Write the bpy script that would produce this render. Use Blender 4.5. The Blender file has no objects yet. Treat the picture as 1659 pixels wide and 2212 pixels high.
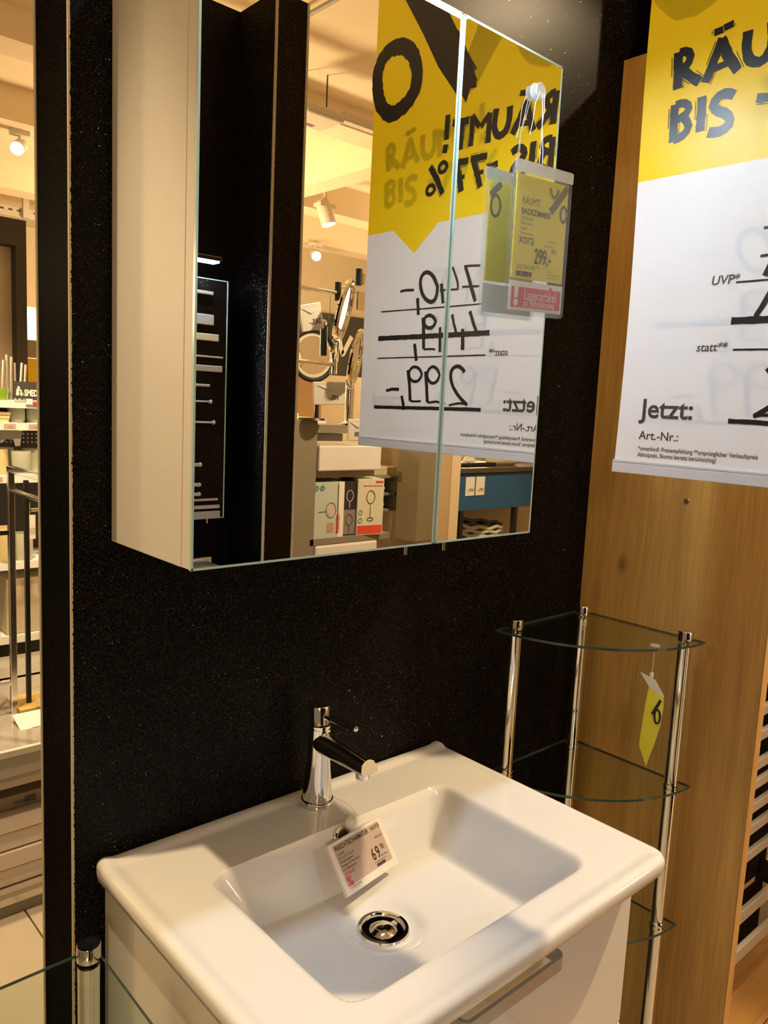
import bpy, bmesh, math, random
from mathutils import Vector, Matrix
S = bpy.context.scene
C = S.collection
random.seed(7)

# ------------------------------------------------------------------ camera
cd = bpy.data.cameras.new('camera'); cam = bpy.data.objects.new('camera', cd); C.objects.link(cam)
RX = Vector((0.74434539, -0.66614165, 0.04696001))
DN = Vector((-0.05359687, -0.12968704, -0.99010537))
FW = Vector((0.66564053, 0.73446346, -0.13223506))
m = Matrix.Identity(4)
for i in range(3):
    m[i][0] = RX[i]; m[i][1] = -DN[i]; m[i][2] = -FW[i]
m[0][3], m[1][3], m[2][3] = -0.3857, -0.9105, 0.1752
cam.matrix_world = m
cd.sensor_fit = 'HORIZONTAL'; cd.sensor_width = 36; cd.lens = 1706.08/1659*36
cd.clip_start = 0.01; cd.clip_end = 100
S.camera = cam

# ------------------------------------------------------------------ world, exposure
w = bpy.data.worlds.new('store_ambient'); S.world = w; w.use_nodes = True
w.node_tree.nodes['Background'].inputs[0].default_value = (1.0, 0.70, 0.40, 1)
w.node_tree.nodes['Background'].inputs[1].default_value = 0.20
S.view_settings.view_transform = 'Standard'; S.view_settings.look = 'None'
S.view_settings.gamma = 1; S.view_settings.use_curve_mapping = False
S.view_settings.exposure = 0.0

WARM = (1.0, 0.74, 0.42)
def spot(name, loc, aim, power, deg=50, blend=0.3, radius=0.02, col=WARM):
    l = bpy.data.lights.new(name, 'SPOT'); l.energy = power; l.color = col
    l.spot_size = math.radians(deg); l.spot_blend = blend; l.shadow_soft_size = radius
    o = bpy.data.objects.new(name, l); C.objects.link(o)
    o.location = loc
    o.rotation_euler = (Vector(aim)-Vector(loc)).to_track_quat('-Z', 'Y').to_euler()
    return o
# two ceiling spots over the booth: one right, one left
SPOT_R = (1.72, -0.92, 1.50); SPOT_L = (-0.45, 0.12, 1.75)
spot('spot_right', SPOT_R, (0.42, -0.20, -0.35), 225, 62, 0.25, 0.022)
spot('spot_left', SPOT_L, (0.0, -0.20, -0.4), 170, 19, 0.7, 0.022)
# unseen ceiling spots added to brighten parts of the store
spot('spot_shelves', (0.1, 1.3, 1.75), (0.55, 2.1, -0.2), 230, 80, 0.5, 0.05)
spot('spot_counter', (0.7, 0.75, 1.75), (0.35, 1.5, -0.8), 190, 70, 0.5, 0.05)
spot('spot_display', (2.3, -1.2, 1.75), (2.1, -2.4, -0.1), 260, 80, 0.5, 0.05)
spot('spot_blue', (3.2, -1.5, 1.75), (3.3, -2.6, -0.2), 120, 70, 0.5, 0.05)
spot('spot_booth', (1.9, -1.0, 1.75), (1.6, -0.1, -1.0), 60, 60, 0.5, 0.05)
spot('spot_opposite', (0.62, -1.62, 1.85), (0.0, 0.0, 0.85), 20, 26, 0.8, 0.05, (0.95, 0.97, 1.0))  # unseen cool spot added for a glow on the black wall
for i, (x, y, z, e) in enumerate([(-2.6, 4.2, 0.9, 110), (3.4, 4.6, 0.6, 330), (5.2, -4.4, 0.8, 90), (1.6, -4.9, 0.5, 330), (-2.0, -3.0, 1.0, 60)]):  # unseen point lights added to brighten the ceiling and background
    l = bpy.data.lights.new('store_fill', 'POINT'); l.energy = e; l.color = WARM; l.shadow_soft_size = 0.25
    o = bpy.data.objects.new('store_fill', l); C.objects.link(o); o.location = (x, y, z)

# ------------------------------------------------------------------ materials
def nt(name):
    mt = bpy.data.materials.new(name); mt.use_nodes = True
    t = mt.node_tree; t.nodes.clear()
    out = t.nodes.new('ShaderNodeOutputMaterial')
    return mt, t, out
def lk(t, a, b): t.links.new(a, b)
def princ(t, col=(.8,.8,.8), rough=.5, metal=0, spec=.5, coat=0, emit=None, es=0):
    p = t.nodes.new('ShaderNodeBsdfPrincipled')
    p.inputs['Base Color'].default_value = (*col, 1); p.inputs['Roughness'].default_value = rough
    p.inputs['Metallic'].default_value = metal; p.inputs['Specular IOR Level'].default_value = spec
    p.inputs['Coat Weight'].default_value = coat; p.inputs['Coat Roughness'].default_value = .05
    if emit: p.inputs['Emission Color'].default_value = (*emit, 1); p.inputs['Emission Strength'].default_value = es
    return p
MC = {}
def mat(name, col, rough=.5, metal=0, spec=.5, coat=0, emit=None, es=0, var=.06, scale=30, bump=0):
    if name in MC: return MC[name]
    mt, t, out = nt(name); p = princ(t, col, rough, metal, spec, coat, emit, es)
    tc = t.nodes.new('ShaderNodeTexCoord'); n = t.nodes.new('ShaderNodeTexNoise'); n.inputs['Scale'].default_value = scale
    lk(t, tc.outputs['Object'], n.inputs['Vector'])
    if var and not emit:
        mx = t.nodes.new('ShaderNodeMix'); mx.data_type = 'RGBA'
        mx.inputs[6].default_value = (*[c*(1-var) for c in col], 1); mx.inputs[7].default_value = (*[min(1, c*(1+var)) for c in col], 1)
        lk(t, n.outputs['Fac'], mx.inputs[0]); lk(t, mx.outputs[2], p.inputs['Base Color'])
    if bump:
        b = t.nodes.new('ShaderNodeBump'); b.inputs['Strength'].default_value = bump; b.inputs['Distance'].default_value = .002
        lk(t, n.outputs['Fac'], b.inputs['Height']); lk(t, b.outputs[0], p.inputs['Normal'])
    lk(t, p.outputs[0], out.inputs[0]); MC[name] = mt; return mt
def mth(t, op, a, b=None):
    n = t.nodes.new('ShaderNodeMath'); n.operation = op
    for i, v in enumerate((a, b)):
        if v is None: continue
        if isinstance(v, (int, float)): n.inputs[i].default_value = v
        else: lk(t, v, n.inputs[i])
    return n.outputs[0]
def mixc(t, f, a, b):
    n = t.nodes.new('ShaderNodeMix'); n.data_type = 'RGBA'
    for s, v in ((0, f), (6, a), (7, b)):
        if isinstance(v, tuple): n.inputs[s].default_value = (*v, 1)
        elif isinstance(v, (int, float)): n.inputs[s].default_value = v
        else: lk(t, v, n.inputs[s])
    return n.outputs[2]

def glitter():
    mt, t, out = nt('black_glitter_laminate')
    tc = t.nodes.new('ShaderNodeTexCoord')
    g = t.nodes.new('ShaderNodeNewGeometry')
    v = t.nodes.new('ShaderNodeTexVoronoi'); v.inputs['Scale'].default_value = 1600
    lk(t, tc.outputs['Object'], v.inputs['Vector'])
    v2 = t.nodes.new('ShaderNodeTexNoise'); v2.inputs['Scale'].default_value = 900; v2.inputs['Detail'].default_value = 1
    lk(t, tc.outputs['Object'], v2.inputs['Vector'])
    sub = t.nodes.new('ShaderNodeVectorMath'); sub.operation = 'SUBTRACT'; lk(t, v.outputs['Color'], sub.inputs[0]); sub.inputs[1].default_value = (.5, .5, .5)
    sc = t.nodes.new('ShaderNodeVectorMath'); sc.operation = 'SCALE'; lk(t, sub.outputs[0], sc.inputs[0]); sc.inputs['Scale'].default_value = 1.35
    ad = t.nodes.new('ShaderNodeVectorMath'); ad.operation = 'ADD'; lk(t, sc.outputs[0], ad.inputs[0]); lk(t, g.outputs['Normal'], ad.inputs[1])
    no = t.nodes.new('ShaderNodeVectorMath'); no.operation = 'NORMALIZE'; lk(t, ad.outputs[0], no.inputs[0])
    sp = t.nodes.new('ShaderNodeSeparateColor'); lk(t, v.outputs['Color'], sp.inputs[0])
    fl = t.nodes.new('ShaderNodeBsdfGlossy'); fl.inputs['Roughness'].default_value = .15; fl.inputs['Color'].default_value = (.52, .43, .34, 1)
    lk(t, no.outputs[0], fl.inputs['Normal'])
    p0 = princ(t, (.0026, .0025, .0027), .6, 0, 0)
    gg = t.nodes.new('ShaderNodeBsdfGlossy'); gg.inputs['Roughness'].default_value = .33; gg.inputs['Color'].default_value = (1, 1, 1, 1)
    p = t.nodes.new('ShaderNodeMixShader'); p.inputs[0].default_value = .006; lk(t, p0.outputs[0], p.inputs[1]); lk(t, gg.outputs[0], p.inputs[2])
    b = t.nodes.new('ShaderNodeBump'); b.inputs['Strength'].default_value = .35; b.inputs['Distance'].default_value = .0006
    lk(t, v2.outputs['Fac'], b.inputs['Height']); lk(t, b.outputs[0], p0.inputs['Normal'])
    near = mth(t, 'LESS_THAN', v.outputs['Distance'], .52)
    pick = mth(t, 'GREATER_THAN', sp.outputs[1], .84)
    f = mth(t, 'MULTIPLY', near, pick); f = mth(t, 'MULTIPLY', f, .27)
    mx = t.nodes.new('ShaderNodeMixShader'); lk(t, f, mx.inputs[0]); lk(t, p.outputs[0], mx.inputs[1]); lk(t, fl.outputs[0], mx.inputs[2])
    lk(t, mx.outputs[0], out.inputs[0]); return mt

def wood(name, dark, light, axis='z', rough=.38):
    mt, t, out = nt(name); p = princ(t, light, rough, 0, .4)
    tc = t.nodes.new('ShaderNodeTexCoord')
    mp = t.nodes.new('ShaderNodeMapping'); lk(t, tc.outputs['Object'], mp.inputs[0])
    mp.inputs['Scale'].default_value = (9, 9, .55) if axis == 'z' else (.55, 9, 9)
    n1 = t.nodes.new('ShaderNodeTexNoise'); n1.inputs['Scale'].default_value = 1.6; n1.inputs['Detail'].default_value = 5; n1.inputs['Distortion'].default_value = 1.4
    lk(t, mp.outputs[0], n1.inputs['Vector'])
    mp2 = t.nodes.new('ShaderNodeMapping'); lk(t, tc.outputs['Object'], mp2.inputs[0])
    mp2.inputs['Scale'].default_value = (150, 150, 5) if axis == 'z' else (5, 150, 150)
    n2 = t.nodes.new('ShaderNodeTexNoise'); n2.inputs['Scale'].default_value = 2.2; n2.inputs['Detail'].default_value = 4
    lk(t, mp2.outputs[0], n2.inputs['Vector'])
    n3 = t.nodes.new('ShaderNodeTexNoise'); n3.inputs['Scale'].default_value = 3.2; lk(t, tc.outputs['Object'], n3.inputs['Vector'])
    v = t.nodes.new('ShaderNodeTexVoronoi'); v.inputs['Scale'].default_value = 1
    mp3 = t.nodes.new('ShaderNodeMapping'); lk(t, tc.outputs['Object'], mp3.inputs[0])
    mp3.inputs['Scale'].default_value = (7, 7, 3.6) if axis == 'z' else (3.6, 7, 7)
    lk(t, mp3.outputs[0], v.inputs['Vector'])
    knot = t.nodes.new('ShaderNodeMapRange'); lk(t, v.outputs['Distance'], knot.inputs[0])
    knot.inputs[1].default_value = .02; knot.inputs[2].default_value = .10; knot.inputs[3].default_value = .65; knot.inputs[4].default_value = 0
    f = mth(t, 'ADD', mth(t, 'MULTIPLY', n1.outputs['Fac'], .9), mth(t, 'MULTIPLY', n2.outputs['Fac'], .55))
    f = mth(t, 'ADD', f, mth(t, 'MULTIPLY', n3.outputs['Fac'], .5))
    r = t.nodes.new('ShaderNodeMapRange'); lk(t, f, r.inputs[0]); r.inputs[1].default_value = .68; r.inputs[2].default_value = 1.30
    c = mixc(t, r.outputs[0], dark, light)
    c = mixc(t, knot.outputs[0], c, (.09, .045, .016))
    lk(t, c, p.inputs['Base Color'])
    b = t.nodes.new('ShaderNodeBump'); b.inputs['Strength'].default_value = .25; b.inputs['Distance'].default_value = .0006
    lk(t, n2.outputs['Fac'], b.inputs['Height']); lk(t, b.outputs[0], p.inputs['Normal'])
    lk(t, p.outputs[0], out.inputs[0]); return mt

def glassm(name='clear_glass', tint=(.90, .95, .93), ior=1.5, rough=0.0):
    mt, t, out = nt(name)
    tr = t.nodes.new('ShaderNodeBsdfTransparent'); tr.inputs[0].default_value = (*tint, 1)
    gl = t.nodes.new('ShaderNodeBsdfGlossy'); gl.inputs['Roughness'].default_value = rough
    lw = t.nodes.new('ShaderNodeLayerWeight'); lw.inputs[0].default_value = .5
    ff = mth(t, 'ADD', .035, mth(t, 'MULTIPLY', mth(t, 'POWER', lw.outputs['Facing'], 5.0), .75))
    n = t.nodes.new('ShaderNodeTexNoise'); n.inputs['Scale'].default_value = 3
    b = t.nodes.new('ShaderNodeBump'); b.inputs['Strength'].default_value = .02; lk(t, n.outputs['Fac'], b.inputs['Height']); lk(t, b.outputs[0], gl.inputs['Normal'])
    mx = t.nodes.new('ShaderNodeMixShader'); lk(t, ff, mx.inputs[0]); lk(t, tr.outputs[0], mx.inputs[1]); lk(t, gl.outputs[0], mx.inputs[2])
    lk(t, mx.outputs[0], out.inputs[0]); return mt
def plasticm(name, tint, haze):
    mt, t, out = nt(name)
    tr = t.nodes.new('ShaderNodeBsdfTransparent'); tr.inputs[0].default_value = (*tint, 1)
    p = princ(t, (.8, .8, .78), .18, 0, .5)
    n = t.nodes.new('ShaderNodeTexNoise'); n.inputs['Scale'].default_value = 14
    b = t.nodes.new('ShaderNodeBump'); b.inputs['Strength'].default_value = .06; b.inputs['Distance'].default_value = .004
    lk(t, n.outputs['Fac'], b.inputs['Height']); lk(t, b.outputs[0], p.inputs['Normal'])
    mx = t.nodes.new('ShaderNodeMixShader'); mx.inputs[0].default_value = haze
    lk(t, tr.outputs[0], mx.inputs[1]); lk(t, p.outputs[0], mx.inputs[2]); lk(t, mx.outputs[0], out.inputs[0]); return mt
def papersign():
    # yellow head with a speech-arrow, white field below; same print on both faces, paper lets light through
    mt, t, out = nt('printed_paper')
    tc = t.nodes.new('ShaderNodeTexCoord'); s = t.nodes.new('ShaderNodeSeparateXYZ'); lk(t, tc.outputs['Object'], s.inputs[0])
    g = t.nodes.new('ShaderNodeNewGeometry')
    yy = s.outputs[1]; zz = s.outputs[2]
    ctr = mth(t, 'ADD', mth(t, 'MULTIPLY', g.outputs['Backfacing'], -.225*-1), -.1125)   # front face centre -.1125, back +.1125
    d = mth(t, 'ABSOLUTE', mth(t, 'SUBTRACT', yy, ctr))
    arrow = mth(t, 'GREATER_THAN', zz, mth(t, 'ADD', mth(t, 'MULTIPLY', d, .80), .366))
    head = mth(t, 'GREATER_THAN', zz, .4145)
    f = mth(t, 'MAXIMUM', arrow, head)
    n = t.nodes.new('ShaderNodeTexNoise'); n.inputs['Scale'].default_value = 5; lk(t, tc.outputs['Object'], n.inputs['Vector'])
    yel = mixc(t, n.outputs['Fac'], (.80, .58, .004), (.86, .64, .012))
    col = mixc(t, f, (.78, .80, .85), yel)
    p = princ(t, (.8, .8, .8), .36, 0, .4); lk(t, col, p.inputs['Base Color'])
    b = t.nodes.new('ShaderNodeBump'); b.inputs['Strength'].default_value = .25; b.inputs['Distance'].default_value = .02
    lk(t, n.outputs['Fac'], b.inputs['Height']); lk(t, b.outputs[0], p.inputs['Normal'])
    tl = t.nodes.new('ShaderNodeBsdfTranslucent'); lk(t, col, tl.inputs[0])
    mx = t.nodes.new('ShaderNodeMixShader'); mx.inputs[0].default_value = .10
    lk(t, p.outputs[0], mx.inputs[1]); lk(t, tl.outputs[0], mx.inputs[2]); lk(t, mx.outputs[0], out.inputs[0]); return mt

GLIT = glitter()
OAK = wood('oak_laminate', (.38, .205, .055), (.72, .43, .125), 'z')
OAKF = wood('oak_floor', (.30, .150, .042), (.52, .29, .10), 'x', .35)
GLASS = glassm()
GEDGE = mat('glass_edge', (.035, .065, .055), .15, 0, .6)
MEDGE = mat('mirror_glass_edge', (.50, .72, .66), .2, 0, .6)
CHROME = mat('chrome', (.86, .85, .83), .045, 1, var=.01)
STEEL = mat('brushed_steel', (.60, .56, .50), .26, 1, var=.04)
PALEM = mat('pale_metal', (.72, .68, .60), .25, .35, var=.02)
HANDM = mat('handle_steel', (.50, .49, .47), .25, .45, var=.02)
CUPD = mat('drain_cup_dark', (.03, .03, .03), .15, .9, var=0)  # dark reflection inside the chrome cup put into its colour
RADM = mat('radiator_chrome', (.46, .45, .42), .28, .55, var=.02)
BRIGHTM = mat('polished_aluminium', (.80, .78, .73), .20, 1, var=.03)
MIRROR = mat('mirror_silver', (.93, .94, .93), .0, 1, var=0)
CERAM = mat('white_ceramic', (.74, .735, .72), .07, 0, .5, .6, var=.01)
LACQ = mat('white_gloss_lacquer', (.77, .76, .73), .10, 0, .5, .4, var=.01)
MATTW = mat('white_matt_carcass', (.74, .70, .63), .45, var=.02)
BEIGE = mat('cut_board_edge', (.62, .55, .40), .7, var=.12, scale=200)
INK = mat('black_print', (.010, .010, .012), .35, var=0)
INKG = mat('grey_print', (.05, .05, .045), .5, var=0)
RED = mat('red_print', (.62, .05, .06), .4, var=.02)
WHT = mat('white_print', (.82, .82, .80), .45, var=.02)
YEL = mat('yellow_print', (.78, .66, .03), .4, var=.03)
CREAM = mat('cream_paint', (.70, .58, .40), .8, var=.04, scale=3)
CEIL = mat('ceiling_paint', (.80, .66, .46), .9, var=.04, scale=2)
GREY = mat('grey_lacquer', (.24, .215, .165), .45, var=.03)
GREYL = mat('light_grey_lacquer', (.42, .40, .37), .4, var=.03)
GREYD = mat('dark_grey_panel', (.055, .052, .048), .5, var=.05)
BLK = mat('black_metal', (.012, .011, .010), .4, var=.1)
PAPER = mat('white_paper', (.80, .76, .70), .55, var=.03)
FROST = plasticm('frosted_plastic', (.96, .97, .98), .12)
THREAD = mat('nylon_thread', (.75, .74, .70), .3, var=0)
LED = mat('led_diffuser', (1, 1, 1), .5, emit=(.74, .87, 1.0), es=98)
BULB = mat('spot_bulb', (1, 1, 1), .5, emit=(1.0, .86, .60), es=22)
LAMPW = mat('white_lamp_housing', (.66, .60, .50), .4)
TILE = mat('beige_floor_tile', (.46, .40, .31), .55, var=.12, scale=6, bump=.1)

# ------------------------------------------------------------------ mesh helpers
class MB:
    def __init__(s): s.v = []; s.f = []; s.sm = []
    def add(s, vs, fs, sm=False):
        o = len(s.v); s.v += [tuple(v) for v in vs]; s.f += [tuple(i+o for i in f) for f in fs]; s.sm += [sm]*len(fs); return s
    def box(s, x0, x1, y0, y1, z0, z1, M=None, bev=0):
        if bev:
            bm = bmesh.new(); bmesh.ops.create_cube(bm, size=1)
            for v in bm.verts: v.co = Vector(((x0+x1)/2+v.co.x*(x1-x0), (y0+y1)/2+v.co.y*(y1-y0), (z0+z1)/2+v.co.z*(z1-z0)))
            bmesh.ops.bevel(bm, geom=bm.edges[:], offset=bev, segments=2, affect='EDGES', profile=.5)
            vs = [v.co.copy() for v in bm.verts]; bm.verts.index_update()
            fs = [[v.index for v in f.verts] for f in bm.faces]; bm.free()
            if M: vs = [M @ v for v in vs]
            return s.add(vs, fs)
        vs = [Vector((x, y, z)) for z in (z0, z1) for y in (y0, y1) for x in (x0, x1)]
        if M: vs = [M @ v for v in vs]
        return s.add(vs, [(0,2,3,1),(4,5,7,6),(0,1,5,4),(2,6,7,3),(0,4,6,2),(1,3,7,5)])
    def tube(s, pts, r, n=12, cap=True, close=False):
        pts = [Vector(p) for p in pts]; N = len(pts); rs = r if isinstance(r, (list, tuple)) else [r]*N
        up = None; rings = []
        for i, p in enumerate(pts):
            a = pts[(i-1) % N] if (i or close) else p; b = pts[(i+1) % N] if (i < N-1 or close) else p
            d = (b-a).normalized()
            if up is None: up = d.orthogonal().normalized()
            up = (up - d*up.dot(d)).normalized(); sd = d.cross(up)
            rings.append([p + (up*math.cos(2*math.pi*k/n) + sd*math.sin(2*math.pi*k/n))*rs[i] for k in range(n)])
        vs = [v for g in rings for v in g]; fs = []
        for i in range(N if close else N-1):
            j = (i+1) % N
            for k in range(n): fs.append((i*n+k, i*n+(k+1) % n, j*n+(k+1) % n, j*n+k))
        s.add(vs, fs, True)
        if cap and not close: s.add(rings[0], [tuple(range(n))[::-1]]); s.add(rings[-1], [tuple(range(n))])
        return s
    def lathe(s, prof, ctr=(0,0,0), axis=(0,0,1), n=32):
        ax = Vector(axis).normalized(); u = ax.orthogonal().normalized(); w2 = ax.cross(u); c = Vector(ctr)
        vs = []; fs = []
        for r, h in prof:
            for k in range(n): a = 2*math.pi*k/n; vs.append(c+ax*h+(u*math.cos(a)+w2*math.sin(a))*r)
        for i in range(len(prof)-1):
            for k in range(n): fs.append((i*n+k, i*n+(k+1) % n, (i+1)*n+(k+1) % n, (i+1)*n+k))
        return s.add(vs, fs, True)
    def prism(s, poly, fn, t0, t1):
        n = len(poly); vs = [fn(a, b, t0) for a, b in poly]+[fn(a, b, t1) for a, b in poly]
        return s.add(vs, [tuple(range(n))[::-1], tuple(range(n, 2*n))]+[(i, (i+1) % n, (i+1) % n+n, i+n) for i in range(n)])
    def build(s, name, m, parent=None, smooth=None):
        me = bpy.data.meshes.new(name)
        off = Vector((0,0,0)) if parent is None else wloc(parent)
        me.from_pydata([Vector(v)-off for v in s.v], [], s.f); me.validate(); 
        bm = bmesh.new(); bm.from_mesh(me); bmesh.ops.recalc_face_normals(bm, faces=bm.faces[:])
        if any(s.sm):
            for e in bm.edges:
                if len(e.link_faces) == 2 and e.calc_face_angle(0) > .62: e.smooth = False
        bm.to_mesh(me); bm.free()
        if any(s.sm) and len(me.polygons) == len(s.sm):
            me.polygons.foreach_set('use_smooth', s.sm)
        me.materials.append(m); me.update()
        o = bpy.data.objects.new(name, me); C.objects.link(o)
        if parent is not None: o.parent = parent
        return o
def wloc(o):
    v = Vector(o.location)
    while o.parent is not None: o = o.parent; v += Vector(o.location)
    return v
def thing(name, label, cat, loc, group=None):
    o = bpy.data.objects.new(name, None); C.objects.link(o); o.location = loc; o.empty_display_size = .05
    o['label'] = label; o['category'] = cat
    if group: o['group'] = group
    return o
def tag(o, label, cat, group=None):
    o['label'] = label; o['category'] = cat
    if group: o['group'] = group
    return o
def recentre(o):
    """move a single-mesh thing's origin to the middle of its base"""
    vs = o.data.vertices; c = Vector(((min(v.co.x for v in vs)+max(v.co.x for v in vs))/2, (min(v.co.y for v in vs)+max(v.co.y for v in vs))/2, min(v.co.z for v in vs)))
    o.data.transform(Matrix.Translation(-c)); o.location = c; return o
def struct(o): o['kind'] = 'structure'; return o
def box(name, m, x0, x1, y0, y1, z0, z1, parent=None, bev=0): return MB().box(x0, x1, y0, y1, z0, z1, None, bev).build(name, m, parent)
TXT = {}
def text_pts(body, size, shear=0, bold=0, align='LEFT', space=1):
    cu = bpy.data.curves.new('t', 'FONT'); cu.body = body; cu.size = size; cu.shear = shear; cu.offset = bold; cu.align_x = align
    cu.space_character = space; cu.resolution_u = 4
    o = bpy.data.objects.new('t', cu); C.objects.link(o)
    bpy.context.view_layer.update()
    dg = bpy.context.evaluated_depsgraph_get(); me = bpy.data.meshes.new_from_object(o.evaluated_get(dg))
    vs = [v.co.copy() for v in me.vertices]; fs = [tuple(p.vertices) for p in me.polygons]
    bpy.data.objects.remove(o); bpy.data.curves.remove(cu); bpy.data.meshes.remove(me)
    return vs, fs
def text(name, body, size, org, ax, ay, m, parent, shear=0, bold=0, align='LEFT', fn=None, space=1, wide=1):
    """flat print: baseline start org, reading direction ax, up ay"""
    vs, fs = text_pts(body, size, shear, bold, align, space)
    org = Vector(org); ax = Vector(ax).normalized()*wide; ay = Vector(ay).normalized()
    pts = [org+ax*v.x+ay*v.y for v in vs]
    if fn: pts = [fn(p) for p in pts]
    return MB().add(pts, fs).build(name, m, parent)
def ribbon(pts, wd, rough=.0, dry=False, rnd=None):
    """2-D brush stroke -> list of quads (pairs of edge points)"""
    P = [Vector(p) for p in pts]; Q = [P[0]]
    for a, b in zip(P, P[1:]):
        n = max(1, int((b-a).length/.006))
        for i in range(1, n+1): Q.append(a.lerp(b, i/n))
    if len(P) > 3:
        for _ in range(3): Q = [Q[0]]+[(Q[i-1]+Q[i]*2+Q[i+1])/4 for i in range(1, len(Q)-1)]+[Q[-1]]
    L = []
    for i, q in enumerate(Q):
        loop = (P[0]-P[-1]).length < 2e-3 and len(P) > 4
        d = (Q[1]-Q[-2]) if loop and i in (0, len(Q)-1) else (Q[min(i+1, len(Q)-1)]-Q[max(i-1, 0)])
        if d.length < 1e-9: d = Vector((1, 0))
        d.normalize(); n = Vector((-d.y, d.x)); j = 1+(rnd.uniform(-rough, rough) if rnd else 0); k = 1+(rnd.uniform(-rough, rough) if rnd else 0)
        L.append((q+n*wd/2*j, q-n*wd/2*k))
    if len(P) > 4 and (P[0]-P[-1]).length < 2e-3: L[-1] = L[0]
    return L

# ================================================================== the setting
FZ = -1.25; CZ = 1.95
floor = struct(box('floor', mat('tile_joint', (.20,.18,.15), .8), -4, 9, -7, 8, FZ-.06, FZ-.008))
tl = None
for i in range(-3, 4):
    for j in range(-3, 4):
        x0 = i*.60+.27; y0 = j*.60+.02
        if i > 1 and -.6 < y0 < 0: continue
        if tl is None:
            tl = MB().box(.002, .598, .002, .598, FZ-.008, FZ, None, .0015).build('tile', TILE, floor)
            tl.location = (x0, y0, 0)
        else:
            c = tl.copy(); C.objects.link(c); c.parent = floor; c.location = (x0, y0, 0)
c = box('floor_field', TILE, -4, 9, 2.42, 8, FZ-.008, FZ, floor)
c = box('floor_field', TILE, -4, 9, -7, -1.78, FZ-.008, FZ, floor)
struct(box('ceiling', CEIL, -4, 9, -7, 8, CZ, CZ+.05))
wb = struct(box('wall_back', GLIT, -.047, 1.03, 0, .106, FZ, 1.35))
# pale chipped board edges at the wall's end
rr = random.Random(3)
def jag(name, x0, x1, y0, y1, z0, z1, parent, side=1):
    mb = MB(); vs = []; n = 1500
    for i in range(n+1):
        z = z0+(z1-z0)*i/n; j = rr.uniform(-.0004, .0004) - (rr.uniform(.0004, .0016) if rr.random() < .10 else 0)
        vs += [(x0, y0, z), (x1+j*side, y0, z), (x1+j*side, y1, z), (x0, y1, z)]
    fs = []
    for i in range(n):
        for k in range(4): fs.append((4*i+k, 4*i+(k+1) % 4, 4*i+4+(k+1) % 4, 4*i+4+k))
    return mb.add(vs, fs).build(name, BEIGE, parent)
jag('board_edge', -.0485, -.0460, -.0006, .0028, FZ, 1.35, wb)
box('board_edge', BEIGE, -.0485, -.046, .103, .108, FZ, 1.35, wb)
box('board_edge', mat('laminate_core', (.055,.05,.045), .6), -.0475, -.046, .004, .006, FZ, 1.35, wb)
wr = struct(box('wall_right', GLIT, 1.03, 1.80, -.13, .106, FZ, 1.35))
box('wall_end_strip', STEEL, 1.80, 1.812, -.135, .106, FZ, 1.35, wr)
struct(box('wall_far_right', CREAM, 1.95, 6, .35, .45, FZ, CZ))
# oak platform of the neighbouring booth, plank by plank
pf = struct(box('trim_platform', mat('platform_core', (.16,.09,.04), .7), 1.0225, 3.2, -1.9, -.13, FZ, FZ+.004))
pl = None
for i in range(11):
    y0 = -.13-.16*(i+1)
    if pl is None: pl = MB().box(1.0225, 3.2, y0+.0012, y0+.16-.0012, FZ+.004, FZ+.016, None, .001).build('plank', OAKF, pf)
    else: c = pl.copy(); C.objects.link(c); c.parent = pf; c.location = (0, -.16*i, 0)
# opposite side of the aisle
wo = struct(box('wall_opposite', GLIT, -.7, .99, -1.86, -1.75, FZ, 1.35))
wp = struct(box('wall_opposite_post', GLIT, .979, 1.091, -1.90, -1.552, FZ, 1.35))
jag('board_edge', .9755, .984, -1.549, -1.5525, FZ, 1.35, wp)
jag('board_edge', 1.0945, 1.087, -1.549, -1.5525, FZ, 1.35, wp, -1)
struct(box('wall_rear', CREAM, -4, 9, -7.05, -6.9, FZ, CZ))
struct(box('wall_rear_partition', CREAM, 2.30, 6.2, -3.20, -3.12, FZ, .06))
struct(box('wall_left_far', CREAM, -4, 9, 7.9, 8.0, FZ, CZ))
struct(box('wall_right_far', CREAM, 8.9, 9.0, -7, 8, FZ, CZ))
for nm, (x0, x1, y0, y1, z0) in {'trim_beam_a': (-4, 9, 3.26, 3.48, 1.80), 'trim_beam_b': (-4, 9, 4.3, 4.55, 1.75), 'trim_beam_c': (-4, 9, 6.05, 6.30, 1.76),
        'trim_beam_d': (3.15, 3.34, -6.9, -1.0, 1.74), 'trim_beam_e': (-4, 9, -5.05, -4.82, 1.72), 'trim_beam_f': (-4, 9, -6.1, -5.85, 1.70), 'trim_beam_g': (-4, 9, -3.62, -3.40, 1.82)}.items():
    struct(box(nm, CEIL, x0, x1, y0, y1, z0, CZ))

# ================================================================== oak side panel
op = thing('side_panel', 'oak-look wooden side panel standing out from the black wall behind the big price sign', 'panel', (1.01, -.19, FZ))
MB().box(1.0, 1.0225, -.378, -.0005, FZ, .848).build('board', OAK, op)
MB().box(.9995, 1.023, -.3795, -.378, FZ, .848, None).build('edge_band', wood('oak_edge_band', (.30,.16,.055), (.50,.30,.11), 'z', .4), op)
screw = MB().lathe([(0, 0), (.005, 0), (.006, .001)], (.9985, -.21, .028), (1, 0, 0), 14).build('screw_cap', STEEL, op)

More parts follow.
